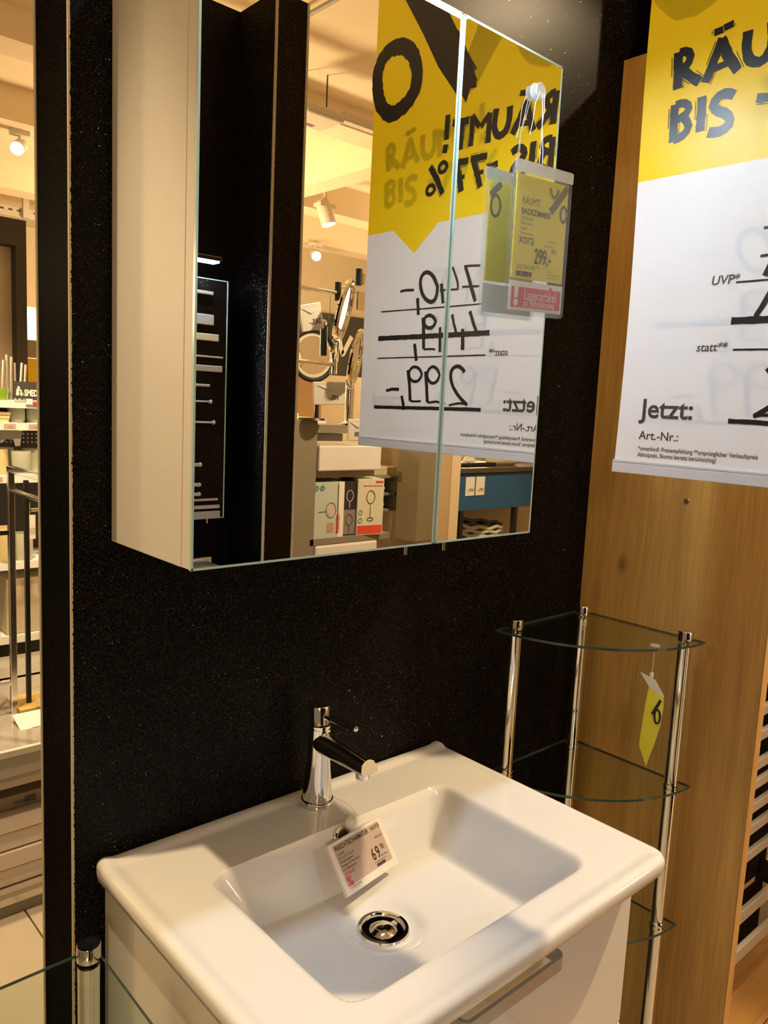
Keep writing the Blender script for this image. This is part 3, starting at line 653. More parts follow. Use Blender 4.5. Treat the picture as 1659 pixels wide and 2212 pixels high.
STROKES = {
 'raeumt': [
  (0.0135, [(-0.2985, 0.6784), (-0.3018, 0.6295)]),
  (0.012, [(-0.3000, 0.6769), (-0.3089, 0.6799), (-0.3161, 0.6774), (-0.3211, 0.6690), (-0.3182, 0.6596), (-0.3114, 0.6532), (-0.3013, 0.6505)]),
  (0.013, [(-0.3076, 0.6519), (-0.3191, 0.6424), (-0.3333, 0.6312)]),
  (0.013, [(-0.3604, 0.6793), (-0.3509, 0.6544), (-0.3413, 0.6282)]),
  (0.013, [(-0.3583, 0.6788), (-0.3705, 0.6539), (-0.3847, 0.6318)]),
  (0.009, [(-0.3472, 0.6427), (-0.3733, 0.6459)]),
  (0.013, [(-0.3661, 0.6969), (-0.3675, 0.6879)]),
  (0.013, [(-0.3529, 0.6942), (-0.3536, 0.6850)]),
  (0.013, [(-0.3934, 0.6785), (-0.3932, 0.6519), (-0.3990, 0.6389), (-0.4109, 0.6322), (-0.4209, 0.6353), (-0.4265, 0.6447), (-0.4261, 0.6632), (-0.4240, 0.6816)]),
  (0.012, [(-0.4379, 0.6782), (-0.4390, 0.6297)]),
  (0.01, [(-0.4379, 0.6778), (-0.4574, 0.6597)]),
  (0.01, [(-0.4786, 0.6829), (-0.4604, 0.6603)]),
  (0.012, [(-0.4776, 0.6827), (-0.4789, 0.6324)]),
  (0.013, [(-0.4865, 0.6770), (-0.5268, 0.6816)]),
  (0.013, [(-0.5048, 0.6790), (-0.5047, 0.6315)]),
  (0.012, [(-0.5398, 0.6987), (-0.5406, 0.6562)]),
  (0.013, [(-0.5415, 0.6483), (-0.5433, 0.6338)]),
 ],
 'bis': [
  (0.0125, [(-0.3000, 0.6098), (-0.3016, 0.5600)]),
  (0.011, [(-0.3011, 0.6085), (-0.3138, 0.6111), (-0.3230, 0.6067), (-0.3259, 0.5998), (-0.3197, 0.5927), (-0.3016, 0.5869)]),
  (0.011, [(-0.3144, 0.5901), (-0.3240, 0.5847), (-0.3276, 0.5765), (-0.3238, 0.5679), (-0.3145, 0.5639), (-0.3018, 0.5620)]),
  (0.013, [(-0.3387, 0.6113), (-0.3404, 0.5659)]),
  (0.013, [(-0.3835, 0.6022), (-0.3787, 0.6093), (-0.3681, 0.6106), (-0.3555, 0.6037), (-0.3508, 0.5948), (-0.3554, 0.5877), (-0.3725, 0.5848), (-0.3816, 0.5804), (-0.3840, 0.5706), (-0.3758, 0.5610), (-0.3621, 0.5576), (-0.3519, 0.5629)]),
  (0.011, [(-0.4130, 0.5913), (-0.4378, 0.5882)]),
  (0.012, [(-0.4386, 0.6087), (-0.4771, 0.6111)]),
  (0.012, [(-0.4721, 0.6115), (-0.4600, 0.5841), (-0.4511, 0.5591)]),
  (0.007, [(-0.4453, 0.5847), (-0.4673, 0.5832)]),
  (0.012, [(-0.4830, 0.6097), (-0.5179, 0.6108)]),
  (0.012, [(-0.5118, 0.6125), (-0.5025, 0.5851), (-0.4964, 0.5596)]),
  (0.007, [(-0.4898, 0.5839), (-0.5086, 0.5844)]),
  (0.012, [(-0.5789, 0.6169), (-0.5586, 0.5892), (-0.5435, 0.5636)]),
  (0.0075, [(-0.5355, 0.6081), (-0.5373, 0.6046), (-0.5405, 0.6019), (-0.5446, 0.6005), (-0.5488, 0.6005), (-0.5526, 0.6019), (-0.5554, 0.6046), (-0.5568, 0.6081), (-0.5564, 0.6119), (-0.5545, 0.6154), (-0.5513, 0.6180), (-0.5472, 0.6194), (-0.5430, 0.6194), (-0.5392, 0.6180), (-0.5365, 0.6153), (-0.5352, 0.6118), (-0.5355, 0.6081)]),
  (0.0075, [(-0.5643, 0.5737), (-0.5662, 0.5704), (-0.5694, 0.5678), (-0.5735, 0.5664), (-0.5779, 0.5664), (-0.5819, 0.5677), (-0.5848, 0.5703), (-0.5862, 0.5736), (-0.5860, 0.5773), (-0.5841, 0.5806), (-0.5808, 0.5832), (-0.5766, 0.5845), (-0.5723, 0.5845), (-0.5684, 0.5832), (-0.5655, 0.5806), (-0.5641, 0.5773), (-0.5643, 0.5737)]),
 ],
 'big_zero': [
  (0.03, [(-0.6669, 0.8501), (-0.7034, 0.8565), (-0.7267, 0.8456), (-0.7383, 0.8229), (-0.7379, 0.7896), (-0.7263, 0.7583), (-0.7041, 0.7367), (-0.6800, 0.7335), (-0.6486, 0.7447), (-0.6290, 0.7627), (-0.6255, 0.7843), (-0.6311, 0.8126), (-0.6448, 0.8343), (-0.6669, 0.8501)]),
 ],
 'p740': [
  (0.004, [(-0.4395, 0.4270), (-0.4575, 0.4285), (-0.4790, 0.4295)]),
  (0.008, [(-0.4752, 0.4280), (-0.4629, 0.4015), (-0.4470, 0.3661)]),
  (0.0035, [(-0.4389, 0.3919), (-0.4808, 0.3940)]),
  (0.005, [(-0.5073, 0.4311), (-0.4980, 0.4134), (-0.4888, 0.3969), (-0.4915, 0.3908)]),
  (0.0035, [(-0.4898, 0.3902), (-0.5106, 0.3914), (-0.5366, 0.3915)]),
  (0.008, [(-0.5336, 0.4039), (-0.5265, 0.3678)]),
  (0.008, [(-0.5434, 0.3984), (-0.5417, 0.3868), (-0.5436, 0.3772), (-0.5488, 0.3710), (-0.5566, 0.3692), (-0.5659, 0.3721), (-0.5752, 0.3793), (-0.5831, 0.3898), (-0.5884, 0.4019), (-0.5901, 0.4138), (-0.5881, 0.4235), (-0.5826, 0.4296), (-0.5746, 0.4312), (-0.5653, 0.4281), (-0.5561, 0.4207), (-0.5485, 0.4103), (-0.5434, 0.3984)]),
  (0.008, [(-0.5945, 0.3820), (-0.5893, 0.3503)]),
  (0.005, [(-0.6052, 0.3978), (-0.6284, 0.3988), (-0.6428, 0.3974)]),
 ],
 'p449': [
  (0.007, [(-0.4587, 0.3502), (-0.4502, 0.3319), (-0.4406, 0.3149)]),
  (0.008, [(-0.4738, 0.3200), (-0.4711, 0.2828)]),
  (0.006, [(-0.5022, 0.3469), (-0.4960, 0.3295), (-0.4890, 0.3133)]),
  (0.007, [(-0.5307, 0.3253), (-0.5278, 0.2797)]),
  (0.007, [(-0.5428, 0.3358), (-0.5437, 0.3309), (-0.5468, 0.3269), (-0.5519, 0.3243), (-0.5580, 0.3236), (-0.5644, 0.3248), (-0.5699, 0.3279), (-0.5739, 0.3323), (-0.5755, 0.3373), (-0.5746, 0.3423), (-0.5714, 0.3463), (-0.5662, 0.3489), (-0.5600, 0.3495), (-0.5537, 0.3482), (-0.5483, 0.3451), (-0.5444, 0.3408), (-0.5428, 0.3358)]),
  (0.008, [(-0.5768, 0.3450), (-0.5729, 0.3163), (-0.5706, 0.2865)]),
  (0.004, [(-0.5705, 0.2858), (-0.5552, 0.2862), (-0.5399, 0.2851)]),
  (0.008, [(-0.5958, 0.2967), (-0.5881, 0.2645)]),
 ],
 'p299': [
  (0.007, [(-0.4623, 0.2434), (-0.4693, 0.2525), (-0.4822, 0.2560), (-0.4946, 0.2515), (-0.4991, 0.2399), (-0.4976, 0.2283), (-0.4884, 0.2145), (-0.4728, 0.1986), (-0.4523, 0.1853)]),
  (0.004, [(-0.4513, 0.1849), (-0.4625, 0.1885), (-0.4721, 0.1905), (-0.4813, 0.1856), (-0.4972, 0.1828)]),
  (0.006, [(-0.5252, 0.2380), (-0.5260, 0.2315), (-0.5291, 0.2260), (-0.5343, 0.2222), (-0.5406, 0.2209), (-0.5472, 0.2221), (-0.5530, 0.2258), (-0.5572, 0.2313), (-0.5590, 0.2379), (-0.5582, 0.2445), (-0.5549, 0.2501), (-0.5496, 0.2538), (-0.5433, 0.2550), (-0.5367, 0.2537), (-0.5310, 0.2500), (-0.5270, 0.2445), (-0.5252, 0.2380)]),
  (0.008, [(-0.5622, 0.2446), (-0.5575, 0.2183), (-0.5527, 0.1872)]),
  (0.004, [(-0.5526, 0.1864), (-0.5307, 0.1889), (-0.5073, 0.1867)]),
  (0.006, [(-0.5715, 0.2393), (-0.5724, 0.2333), (-0.5760, 0.2282), (-0.5816, 0.2248), (-0.5886, 0.2235), (-0.5957, 0.2247), (-0.6020, 0.2281), (-0.6064, 0.2332), (-0.6083, 0.2393), (-0.6073, 0.2454), (-0.6037, 0.2505), (-0.5979, 0.2539), (-0.5909, 0.2551), (-0.5838, 0.2538), (-0.5777, 0.2504), (-0.5733, 0.2453), (-0.5715, 0.2393)]),
  (0.008, [(-0.6100, 0.2471), (-0.6031, 0.2177), (-0.5991, 0.1883)]),
  (0.004, [(-0.5991, 0.1879), (-0.5841, 0.1875), (-0.5701, 0.1886)]),
  (0.008, [(-0.6234, 0.1977), (-0.6141, 0.1706)]),
  (0.006, [(-0.6317, 0.2099), (-0.6515, 0.2101), (-0.6683, 0.2066)]),
 ],
 'rule_lines': [
  (0.0025, [(-0.4105, 0.3611), (-0.6946, 0.3616)]),
  (0.0095, [(-0.4091, 0.3108), (-0.6995, 0.3095)]),
  (0.0025, [(-0.4153, 0.2728), (-0.6992, 0.2705)]),
  (0.0065, [(-0.4187, 0.1778), (-0.7019, 0.1735)]),
 ],
 "big_slash": [(-0.6676, 0.9308), (-0.6158, 0.8572), (-0.5708, 0.7876), (-0.5426, 0.7542), (-0.5219, 0.7297), (-0.5058, 0.7215), (-0.4957, 0.7084), (-0.4884, 0.7299), (-0.4719, 0.7279), (-0.4804, 0.7593), (-0.5101, 0.8114), (-0.5667, 0.8983), (-0.5960, 0.9444), (-0.6995, 0.9795)],
}

def both(strokes, name, m):
    flat(strokes, name, m, sg, sgp, .0006)
    # the reverse carries the same print, mirrored about the sheet's middle
    mid = YN+YF
    flat([(w_, [(mid-a, b) for a, b in p]) for w_, p in strokes], name, m, sg, sgp, -.0006)
def strip_poly(pts, name, m):
    for flip, t in ((False, .0006), (True, -.0006)):
        P = [((YN+YF-a) if flip else a, b) for a, b in pts]
        MB().add([sgp(a, b, t) for a, b in P], [tuple(range(len(P)))]).build(name, m, sg)
both(STROKES['raeumt'], 'brush_lettering', INK); both(STROKES['bis'], 'brush_lettering', INK)
both(STROKES['big_zero'], 'percent_sign', INK)
both([(.030, [(-.43+.058*math.cos(a/20*6.2832), 1.035+.075*math.sin(a/20*6.2832)) for a in range(21)])], 'percent_sign', INK)
strip_poly([(a, b) for a, b in STROKES['big_slash']], 'percent_sign', INK)
both([(.0035, [(-.4760, .758), (-.5000, .792), (-.5250, .835)])], 'brush_lettering', INK)
both([(.0022, [(-.4720, .738), (-.4860, .762)])], 'brush_lettering', INK)
# dry bristle lines beside the main strokes
dry = []
for w_, p in STROKES['raeumt']+STROKES['bis']:
    if w_ < .011: continue
    a, b = Vector(p[0]), Vector(p[-1])
    if len(p) > 3 and len(p) > 4: continue
    d = (b-a).normalized(); n_ = Vector((-d.y, d.x))*w_*.66
    dry.append((.0011, [tuple(a.lerp(b, .08)+n_), tuple(a.lerp(b, .62)+n_)])); dry.append((.0008, [tuple(a.lerp(b, .55)-n_*1.02), tuple(a.lerp(b, 1.03)-n_*.96)]))
both(dry, 'bristle_lines', INK)
for o_ in sg.children:
    if o_.name.startswith('bristle_lines'): o_['kind'] = 'stuff'
both(STROKES['rule_lines'], 'price_rule', INK)
for kx in ('p740', 'p449', 'p299'): both(STROKES[kx], 'handwritten_price', INK)
def st(nm, s, size, y, z, m=INK, **kw):
    for flip in (False, True):
        yy = YN+YF-y if flip else y
        t = -.0006 if flip else .0006
        text(nm, s, size, (0, yy, z), (0, 1 if flip else -1, 0), (0, 0, 1), m, sg, fn=lambda p: sgp(p.y, p.z, t), **kw)
st('lettering', 'Jetzt:', .0385, -.2885, .1775, INKG, bold=.0007, wide=1.03)
st('lettering', 'Art.-Nr.:', .0175, -.2885, .1455, INKG, bold=.0002)
st('lettering', 'statt**', .0160, -.3640, .2715, INKG, shear=.15, bold=.0002)
st('lettering', 'UVP*', .0170, -.3760, .3600, INKG, shear=.15, bold=.0002)
st('small_print', '*unverbindl. Preisempfehlung **ursprünglicher Verkaufspreis', .0089, -.2890, .1290, INKG, bold=.0001, wide=.80)
st('small_print', 'Abholpreis. Skonto bereits berücksichtig!', .0089, -.2890, .1200, INKG, bold=.0001, wide=.80)

# ================================================================== glass corner shelf (right)
def corner_shelf(label, group, ccx, ccy, R, levels, poles, zbot, th=.0022, a0=180):
    t = thing('glass_corner_shelf', label, 'shelf', (ccx, ccy, zbot), group)
    def outline(r):
        pts = [(ccx, ccy)]
        for i in range(25): a = math.radians(a0+90*i/24); pts.append((ccx+r*math.cos(a), ccy+r*math.sin(a)))
        return pts
    for z in levels:
        g = MB().prism(outline(R-.0012), lambda a, b, tt: Vector((a, b, tt)), z-th*.96, z+th*.96).build('glass_shelf', GLASS, t)
        P = outline(R); mb = MB(); n = len(P)
        Q = outline(R-.0012); 
        Q[0] = (ccx+.0, ccy+.0); vs = []
        c = Vector((sum(p[0] for p in P)/n, sum(p[1] for p in P)/n))
        for p in P:
            v = Vector(p); q = v+(c-v).normalized()*.0016
            vs += [(v.x, v.y, z-th), (v.x, v.y, z+th), (q.x, q.y, z+th), (q.x, q.y, z-th)]
        mb.add(vs, [(4*i+k, 4*i+(k+1) % 4, 4*((i+1) % n)+(k+1) % 4, 4*((i+1) % n)+k) for i in range(n) for k in range(4)]).build('glass_edge', GEDGE, g)
    for (x, y) in poles:
        p = MB().tube([(x, y, zbot), (x, y, levels[0]-.004)], .0120, 28).build('pole', CHROME, t)
        MB().lathe([(0, .0), (.0132, 0), (.0132, .0165), (.0125, .0178), (0, .0180)], (x, y, levels[0]+.003), n=28).build('pole_cap', CHROME, p)
        for z in levels[1:]: MB().lathe([(.0120, -.0065), (.0140, -.0065), (.0140, -.003), (.0120, -.003)], (x, y, z), n=28).lathe([(.0120, .003), (.0140, .003), (.0140, .0065), (.0120, .0065)], (x, y, z), n=28).build('collar', CHROME, p)
    return t
corner_shelf('three legged glass corner shelf with chrome poles between washbasin and oak panel', None, .957, -.030, .262, (-.213, -.483, -.755, -1.03), ((.727, -.050), (.925, -.058), (.930, -.268)), FZ)
corner_shelf('glass corner shelf cut off at the bottom left, one chrome pole beside the vanity', None, -.052, -.080, .26, (-.462, -.73, -1.0), ((-.0665, -.0965), (-.27, -.095), (-.075, -.30)), FZ, .0015)

# yellow card hanging under the glass shelf
yc = thing('hanging_price_card', 'yellow price card in a clear sleeve hanging under the top glass shelf', 'price tag', (.867, -.245, -.50))
def ycp(a, b, t):
    return Vector((.8700, -.2595, -.2985))+Vector((.80, -.60, 0))*a+Vector((.06*b, .10*b, b))+Vector((-.6, -.8, 0))*t+Vector((.6, .8, 0))*(.003*math.sin(b*28))
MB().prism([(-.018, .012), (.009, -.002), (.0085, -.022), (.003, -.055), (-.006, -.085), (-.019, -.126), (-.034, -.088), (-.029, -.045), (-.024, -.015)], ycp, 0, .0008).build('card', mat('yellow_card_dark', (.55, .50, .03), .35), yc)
MB().prism([(-.034, .038), (-.006, .024), (.0095, -.003), (.0060, -.006), (-.018, .0125)], ycp, -.0002, .001).build('sleeve_top', plasticm('card_sleeve', (.9, .9, .9), .5), yc)
flat([(.0055, [(.003, -.010), (-.012, -.034)]), (.0035, ring(-.003, -.038, .0055, .013))], 'percent_sign', INK, yc, ycp, .0012)
flat([(.0055, [(.003, -.010), (-.012, -.034)]), (.0035, ring(-.003, -.038, .0055, .013))], 'percent_sign', INK, yc, ycp, -.0004)
MB().tube([(.865, -.247, -.2195), (.866, -.246, -.245), (.867, -.245, -.272)], .0005, 6).build('thread', THREAD, yc)
MB().lathe([(0, 0), (.0085, 0), (.0080, .0022), (0, .0026)], (.865, -.247, -.2143), n=24).build('button', plasticm('white_button', (.9, .9, .9), .8), yc)
MB().box(.863, .869, -.2475, -.2430, -.272, -.263).build('knot', PAPER, yc)

# ================================================================== towel radiators behind the oak panel
rd = thing('towel_radiator', 'chrome towel radiator with flat bars right of the oak panel', 'radiator', (1.45, -.2, -.88), 'towel radiators on the right wall')
rd['label'] = 'tall chrome towel radiator with flat bars right of the oak panel'
for z in (-.33, -.405, -.483, -.545, -.618, -.667, -.726, -.782, -.851):
    MB().box(1.20, 1.72, -.212, -.200, z-.012, z+.012, None, .002).build('bar', RADM, rd)
for x in (1.22, 1.70): MB().box(x-.012, x+.012, -.199, -.180, -.87, -.30, None, .003).build('upright', RADM, rd)
for x, z in ((1.22, -.40), (1.70, -.40), (1.22, -.80), (1.70, -.80)): MB().tube([(x, -.18, z), (x, -.1315, z)], .008, 12).build('wall_bracket', CHROME, rd)
r2 = thing('towel_rail', 'double chrome towel rail low on the black wall right of the oak panel', 'towel rail', (1.45, -.2, -1.07))
for z, y in ((-1.000, -.205), (-1.058, -.230)):
    MB().box(1.15, 1.95, y-.012, y, z-.016, z+.016, None, .002).build('bar', RADM, r2)
for x in (1.20, 1.78): MB().box(x-.008, x+.008, -.217, -.1315, -1.065, -1.0, None, .002).build('wall_bracket', CHROME, r2)
tb = thing('towel_hook_bar', 'short slim chrome bar on the black wall above the double towel rail', 'towel rail', (1.4, -.2, -.95))
MB().box(1.35, 1.545, -.206, -.200, -.942, -.930, None, .001).build('bar', CHROME, tb)
MB().box(1.36, 1.366, -.2005, -.1315, -.940, -.932).build('wall_bracket', CHROME, tb)

# ================================================================== opposite booth (seen in the mirror)
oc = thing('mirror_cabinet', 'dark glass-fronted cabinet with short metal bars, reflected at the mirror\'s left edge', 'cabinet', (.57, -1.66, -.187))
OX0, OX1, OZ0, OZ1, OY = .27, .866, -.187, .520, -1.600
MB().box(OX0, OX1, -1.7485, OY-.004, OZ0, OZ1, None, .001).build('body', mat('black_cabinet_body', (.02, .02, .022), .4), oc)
dr = MB().box(OX0, OX1, OY-.004, OY, OZ0, OZ1).build('glass_door', GLIT, oc)  # mirror door; glitter black stands in for the wall it reflects
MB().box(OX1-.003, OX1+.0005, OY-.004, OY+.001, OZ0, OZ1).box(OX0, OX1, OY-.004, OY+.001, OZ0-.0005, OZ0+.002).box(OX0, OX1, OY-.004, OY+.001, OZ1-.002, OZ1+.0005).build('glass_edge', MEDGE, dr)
for i, (z, h, x1, kind) in enumerate([(.478, .010, .812, 0), (.402, .030, .815, 1), (.352, .020, .832, 2), (.296, .005, .848, 0), (.262, .018, .846, 3), (.212, .008, .806, 0), (.165, .005, .806, 4), (.104, .006, .818, 4), (-.022, .010, .775, 5), (-.082, .010, .773, 5), (-.110, .010, .773, 5), (.118-.278, .0, 0, 9), ]):  # bars mirrored in the door, modelled as solid parts on it
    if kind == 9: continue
    mm = {2: mat('reflected_handle_cream', (.75, .62, .42), .4), 1: PALEM}.get(kind, PALEM)
    b = MB().box(.55, x1, OY+.0005, OY+.012, z-h/2, z+h/2, None, min(.002, h/3)).build('reflected_handle', mm, oc)
    if kind in (4, 5): MB().lathe([(0, 0), (.006, .001), (.007, .005), (.005, .009), (0, .010)], (x1, OY+.006, z), (1, 0, 0), 14).build('reflected_knob', mm, b)
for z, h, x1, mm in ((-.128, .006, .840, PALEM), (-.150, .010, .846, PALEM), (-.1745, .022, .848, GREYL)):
    MB().box(.55, x1, OY+.0005, OY+.010, z-h/2, z+h/2).build('reflected_handle', mm, oc)
MB().tube([(.815, OY-.01, OZ0+.001), (.815, OY-.01, OZ0-.016)], .003, 12).build('door_pull', CHROME, oc)
lo = thing('mirror_lamp', 'lit LED lamp above the dark cabinet, reflected at the mirror\'s left edge', 'lamp', (.6, -1.55, .57))
led_lamp(lo, .42, .812, -1.59, -1.548, .560, -1)
ov_ = thing('vanity_unit', 'white vanity top of the opposite booth, reflected in the mirror\'s bottom left corner', 'cabinet', (.6, -1.6, -.95))
MB().box(.28, .893, -1.7485, -1.32, -.372, -.350, None, .004).build('top', CERAM, ov_); MB().box(.30, .875, -1.7485, -1.34, -.95, -.372).build('body', LACQ, ov_)
hb = thing('chrome_tap_box', 'dark chrome box standing in for the tap on the opposite white vanity top', 'box', (.83, -1.70, -.35))  # plain box in place of the opposite booth's tap
MB().box(.77, .868, -1.735, -1.668, -.3498, -.322, None, .002).build('body', CHROME, hb); MB().box(.775, .863, -1.73, -1.673, -.322, -.320).build('lid', BLK, hb)

# ---- grey shelf gondola
GY = -2.40
gd = thing('display_gondola', 'grey display shelf with boxes, reflected left of the yellow sign', 'shelf', (2.0, -2.7, FZ))
MB().box(1.690, 1.822, GY-.30, GY, FZ, .098, None, .001).build('side_cabinet', GREY, gd)
MB().box(1.80, 2.10, GY-.35, GY-.02, .040, .078).build('shelf_board', GREY, gd); MB().box(1.80, 2.02, GY-.35, GY-.06, .0, .036).build('shelf_apron', GREY, gd)
MB().box(1.80, 2.20, GY-.34, GY-.02, -.170, -.137).build('shelf_board', GREY, gd)
MB().box(1.80, 2.30, GY-.38, GY, -.486, -.457).build('shelf_board', GREY, gd)
MB().box(1.80, 2.16, GY-.345, GY-.33, FZ, -.17).build('back_panel', GREYD, gd)
MB().box(1.80, 2.20, GY-.33, GY-.04, FZ, -.56).build('plinth', GREYD, gd)
wbx = thing('washbasin', 'white block-shaped countertop washbasin on the grey display shelf', 'washbasin', (2.03, GY-.1, -.136))
MB().box(1.828, 2.212, GY-.27, GY+.012, -.136, -.018, None, .006).build('body', CERAM, wbx)
MB().box(1.85, 2.19, GY-.25, GY-.01, -.018, -.0165).build('foil_cover', mat('blue_foil', (.45, .58, .66), .12, .3), wbx)
c1 = thing('carton', 'pale blue carton printed with a round cosmetic mirror, left on the lower shelf', 'carton', (1.91, GY-.1, -.456))
MB().box(1.8235, 2.003, GY-.20, GY-.01, -.4565, -.190).build('body', mat('carton_blue', (.50, .58, .55), .35), c1)
MB().box(1.970, 2.0035, GY-.011, GY-.0085, -.4565, -.190).build('white_panel', WHT, c1)
MB().box(1.965, 1.969, GY-.010, GY-.0085, -.44, -.20).build('dark_line', INKG, c1)
text('lettering', 'RIDDER', .030, (1.998, GY-.0075, -.345), (0, 0, -1), (1, 0, 0), RED, c1, bold=.0006) if False else text('lettering', 'RIDDER', .026, (1.978, GY-.0075, -.435), (0, 0, 1), (-1, 0, 0), RED, c1, bold=.0006)
def wire(par, cx, cz, rx, rz, y, w_=.003, m=INKG):
    flat([(w_, ring(cx, cz, rx, rz))], 'mirror_picture', m, par, lambda a, b, t: Vector((a, y+t*.2, b)))
wire(c1, 1.925, -.325, .030, .040, GY-.0090)
MB().add([(1.898, GY-.0088, -.325), (1.925, GY-.0088, -.290), (1.950, GY-.0088, -.325), (1.925, GY-.0088, -.362)], [(0,1,2,3)]).build('mirror_picture', mat('pink_print', (.62, .50, .47), .4), c1)
flat([(.003, [(1.895, -.33), (1.85, -.331)])], 'mirror_picture', INKG, c1, lambda a, b, t: Vector((a, GY-.0086, b)))
MB().add([(1.905, GY-.0086, -.43), (1.945, GY-.0086, -.43), (1.945, GY-.0086, -.385), (1.905, GY-.0086, -.385)], [(0,1,2,3)]).build('photo_picture', mat('photo_print', (.55, .30, .24), .4), c1)
TEAL = mat('teal_print', (.05, .30, .27), .4)
for cx in (1.835, 1.87): wire(c1, cx, -.218, .013, .013, GY-.0086, .004, TEAL); wire(c1, cx, -.218, .006, .006, GY-.0086, .003, TEAL)
c2 = thing('carton', 'white and black carton with red band and cosmetic mirror, right on the lower shelf', 'carton', (2.14, GY-.1, -.456))
Mz = Matrix.Translation((2.085, GY-.005, 0)) @ Matrix.Rotation(math.radians(9), 4, 'Z')
MB().box(0, .150, -.19, 0, -.4565, -.180, Mz).build('body', mat('carton_cream', (.66, .66, .55), .35), c2)
MB().box(-.075, -.0005, -.19, -.012, -.4565, -.190, Mz).build('dark_half', mat('carton_black', (.03, .028, .035), .35), c2)
MB().box(-.073, -.003, -.012, -.011, -.450, -.330, Mz).build('grey_picture', mat('carton_grey', (.26, .23, .22), .35), c2)
MB().box(.004, .146, 0, .001, -.4520, -.410, Mz).build('red_band', mat('carton_red', (.70, .08, .05), .35), c2)
flat([(.004, ring(.075, -.27, .024, .036)), (.003, [(.075, -.31), (.075, -.375)]), (.004, ring(.075, -.38, .018, .009))], 'mirror_picture', INKG, c2, lambda a, b, t: Mz @ Vector((a, .0015, b)))
flat([(.003, ring(-.038, -.262, .020, .03)), (.003, [(-.038, -.29), (-.038, -.32)])], 'mirror_picture', PAPER, c2, lambda a, b, t: Mz @ Vector((a, -.0095, b)))
flat([(.003, ring(-.038, -.380, .020, .03)), (.003, [(-.038, -.41), (-.038, -.44)])], 'mirror_picture', INKG, c2, lambda a, b, t: Mz @ Vector((a, -.0095, b)))
MB().box(.10, .145, 0, .001, -.20, -.19, Mz).box(.03, .14, 0, .001, -.216, -.212, Mz).build('red_lettering', RED, c2)
for zz in (-.345, -.385): flat([(.004, ring(.018, zz, .010, .013))], 'teal_mark', TEAL, c2, lambda a, b, t: Mz @ Vector((a, .0015, b)))
lw = thing('washbasin', 'white basin stored under the grey display shelf', 'washbasin', (2.03, GY-.1, -.56))
MB().box(1.83, 2.22, GY-.30, GY+.005, -.5595, -.4875, None, .012).build('body', CERAM, lw)
for i, (x0, x1, z0, z1, y0) in enumerate([(1.70, 1.80, .0985, .125, GY-.12), (1.705, 1.79, .1255, .150, GY-.13), (1.84, 1.885, .0785, .108, GY-.13), (1.90, 1.985, .0785, .100, GY-.15)]):
    b = box('carton', PAPER, x0, x1, y0-.10, y0, z0, z1, None, .002); recentre(b)
    tag(b, ['flat white box on the grey cabinet, lower of two', 'flat white box on the grey cabinet, upper of two', 'small white box on the top grey shelf', 'wire-rimmed white tray on the top grey shelf'][i], 'box', 'small boxes on the display shelf')

# ---- cosmetic mirrors
def ring_mirror(label, cx, cz, y, R, yaw, tilt, rim=CHROME, thick=.012, light=False):
    t = thing('cosmetic_mirror', label, 'mirror', (cx, y, cz-R), None)
    M = Matrix.Translation((cx, y, cz)) @ Matrix.Rotation(math.radians(yaw), 4, 'Z') @ Matrix.Rotation(math.radians(tilt), 4, 'X')
    mb = MB(); n = 40
    pts = [M @ Vector((R*math.cos(2*math.pi*i/n), 0, R*math.sin(2*math.pi*i/n))) for i in range(n)]
    mb.tube(pts, thick, 10, close=True).build('rim', rim, t)
    ax = (M.to_3x3() @ Vector((0, 1, 0)))
    MB().lathe([(0, .001), (R*(.78 if light else .98), .001)], (cx, y, cz), ax, 40).build('glass', MIRROR, t)
    MB().lathe([(0, -.003), (R*.98, -.003)], (cx, y, cz), ax, 40).build('back_shell', CHROME, t)
    if light: MB().lathe([(R*.78, .0015), (R*.97, .0015)], (cx, y, cz), ax, 40).build('light_ring', mat('milky_ring', (.62, .60, .50), .4), t)
    return t
a = ring_mirror('upper chrome magnifying mirror turned nearly edge-on beside the hanging sign', 1.629, .540, -2.0, .118, -43, -13)
MB().tube([(1.39, -2.02, .612), (1.585, -2.0, .610)], .009, 14).build('arm', CHROME, a)
MB().tube([(1.595, -2.0, .580), (1.595, -2.0, .650)], .0135, 18).build('joint', BLK, a)
MB().tube([(1.60, -2.0, .632), (1.635, -2.0, .640), (1.64, -2.0, .66)], .006, 10).build('link', CHROME, a)
MB().tube([(1.575, -2.02, .60), (1.573, -2.02, .50), (1.576, -2.02, .40)], .0012, 6).build('cord', BLK, a)
b = ring_mirror('lower chrome magnifying mirror turned nearly edge-on beside the hanging sign', 1.700, .360, -2.0, .112, -43, -10)
spt = thing('chrome_pole_stand', 'thick chrome pole stand on the top grey shelf under the edge-on mirrors', 'stand', (2.04, -2.55, .078))
MB().tube([(2.045, -2.45, .086), (2.045, -2.45, .30)], .021, 24).build('pole', CHROME, spt)
MB().lathe([(.021, .02), (.045, .008), (.045, .0), (0, 0)], (2.045, -2.45, .0785), n=24).build('foot', CHROME, spt)
MB().tube([(2.045, -2.45, .30), (2.045, -2.45, .40)], .007, 14).build('upper_rod', CHROME, spt)
MB().tube([(1.39, -2.02, .336), (1.585, -2.0, .330)], .009, 14).build('arm', CHROME, b)
MB().tube([(1.592, -2.0, .295), (1.592, -2.0, .352)], .012, 18).build('joint', CHROME, b)
MB().tube([(1.600, -2.0, .345), (1.602, -2.0, .42), (1.59, -2.02, .38)], .009, 12).build('link', CHROME, b)
MB().tube([(1.573, -2.05, .365), (1.571, -2.05, .48)], .0145, 18).build('grip', BLK, b)
MB().lathe([(0, -.012), (.008, -.009), (.012, 0), (.008, .009), (0, .012)], (1.571, -2.05, .495), n=18).build('grip_ball', CHROME, b)
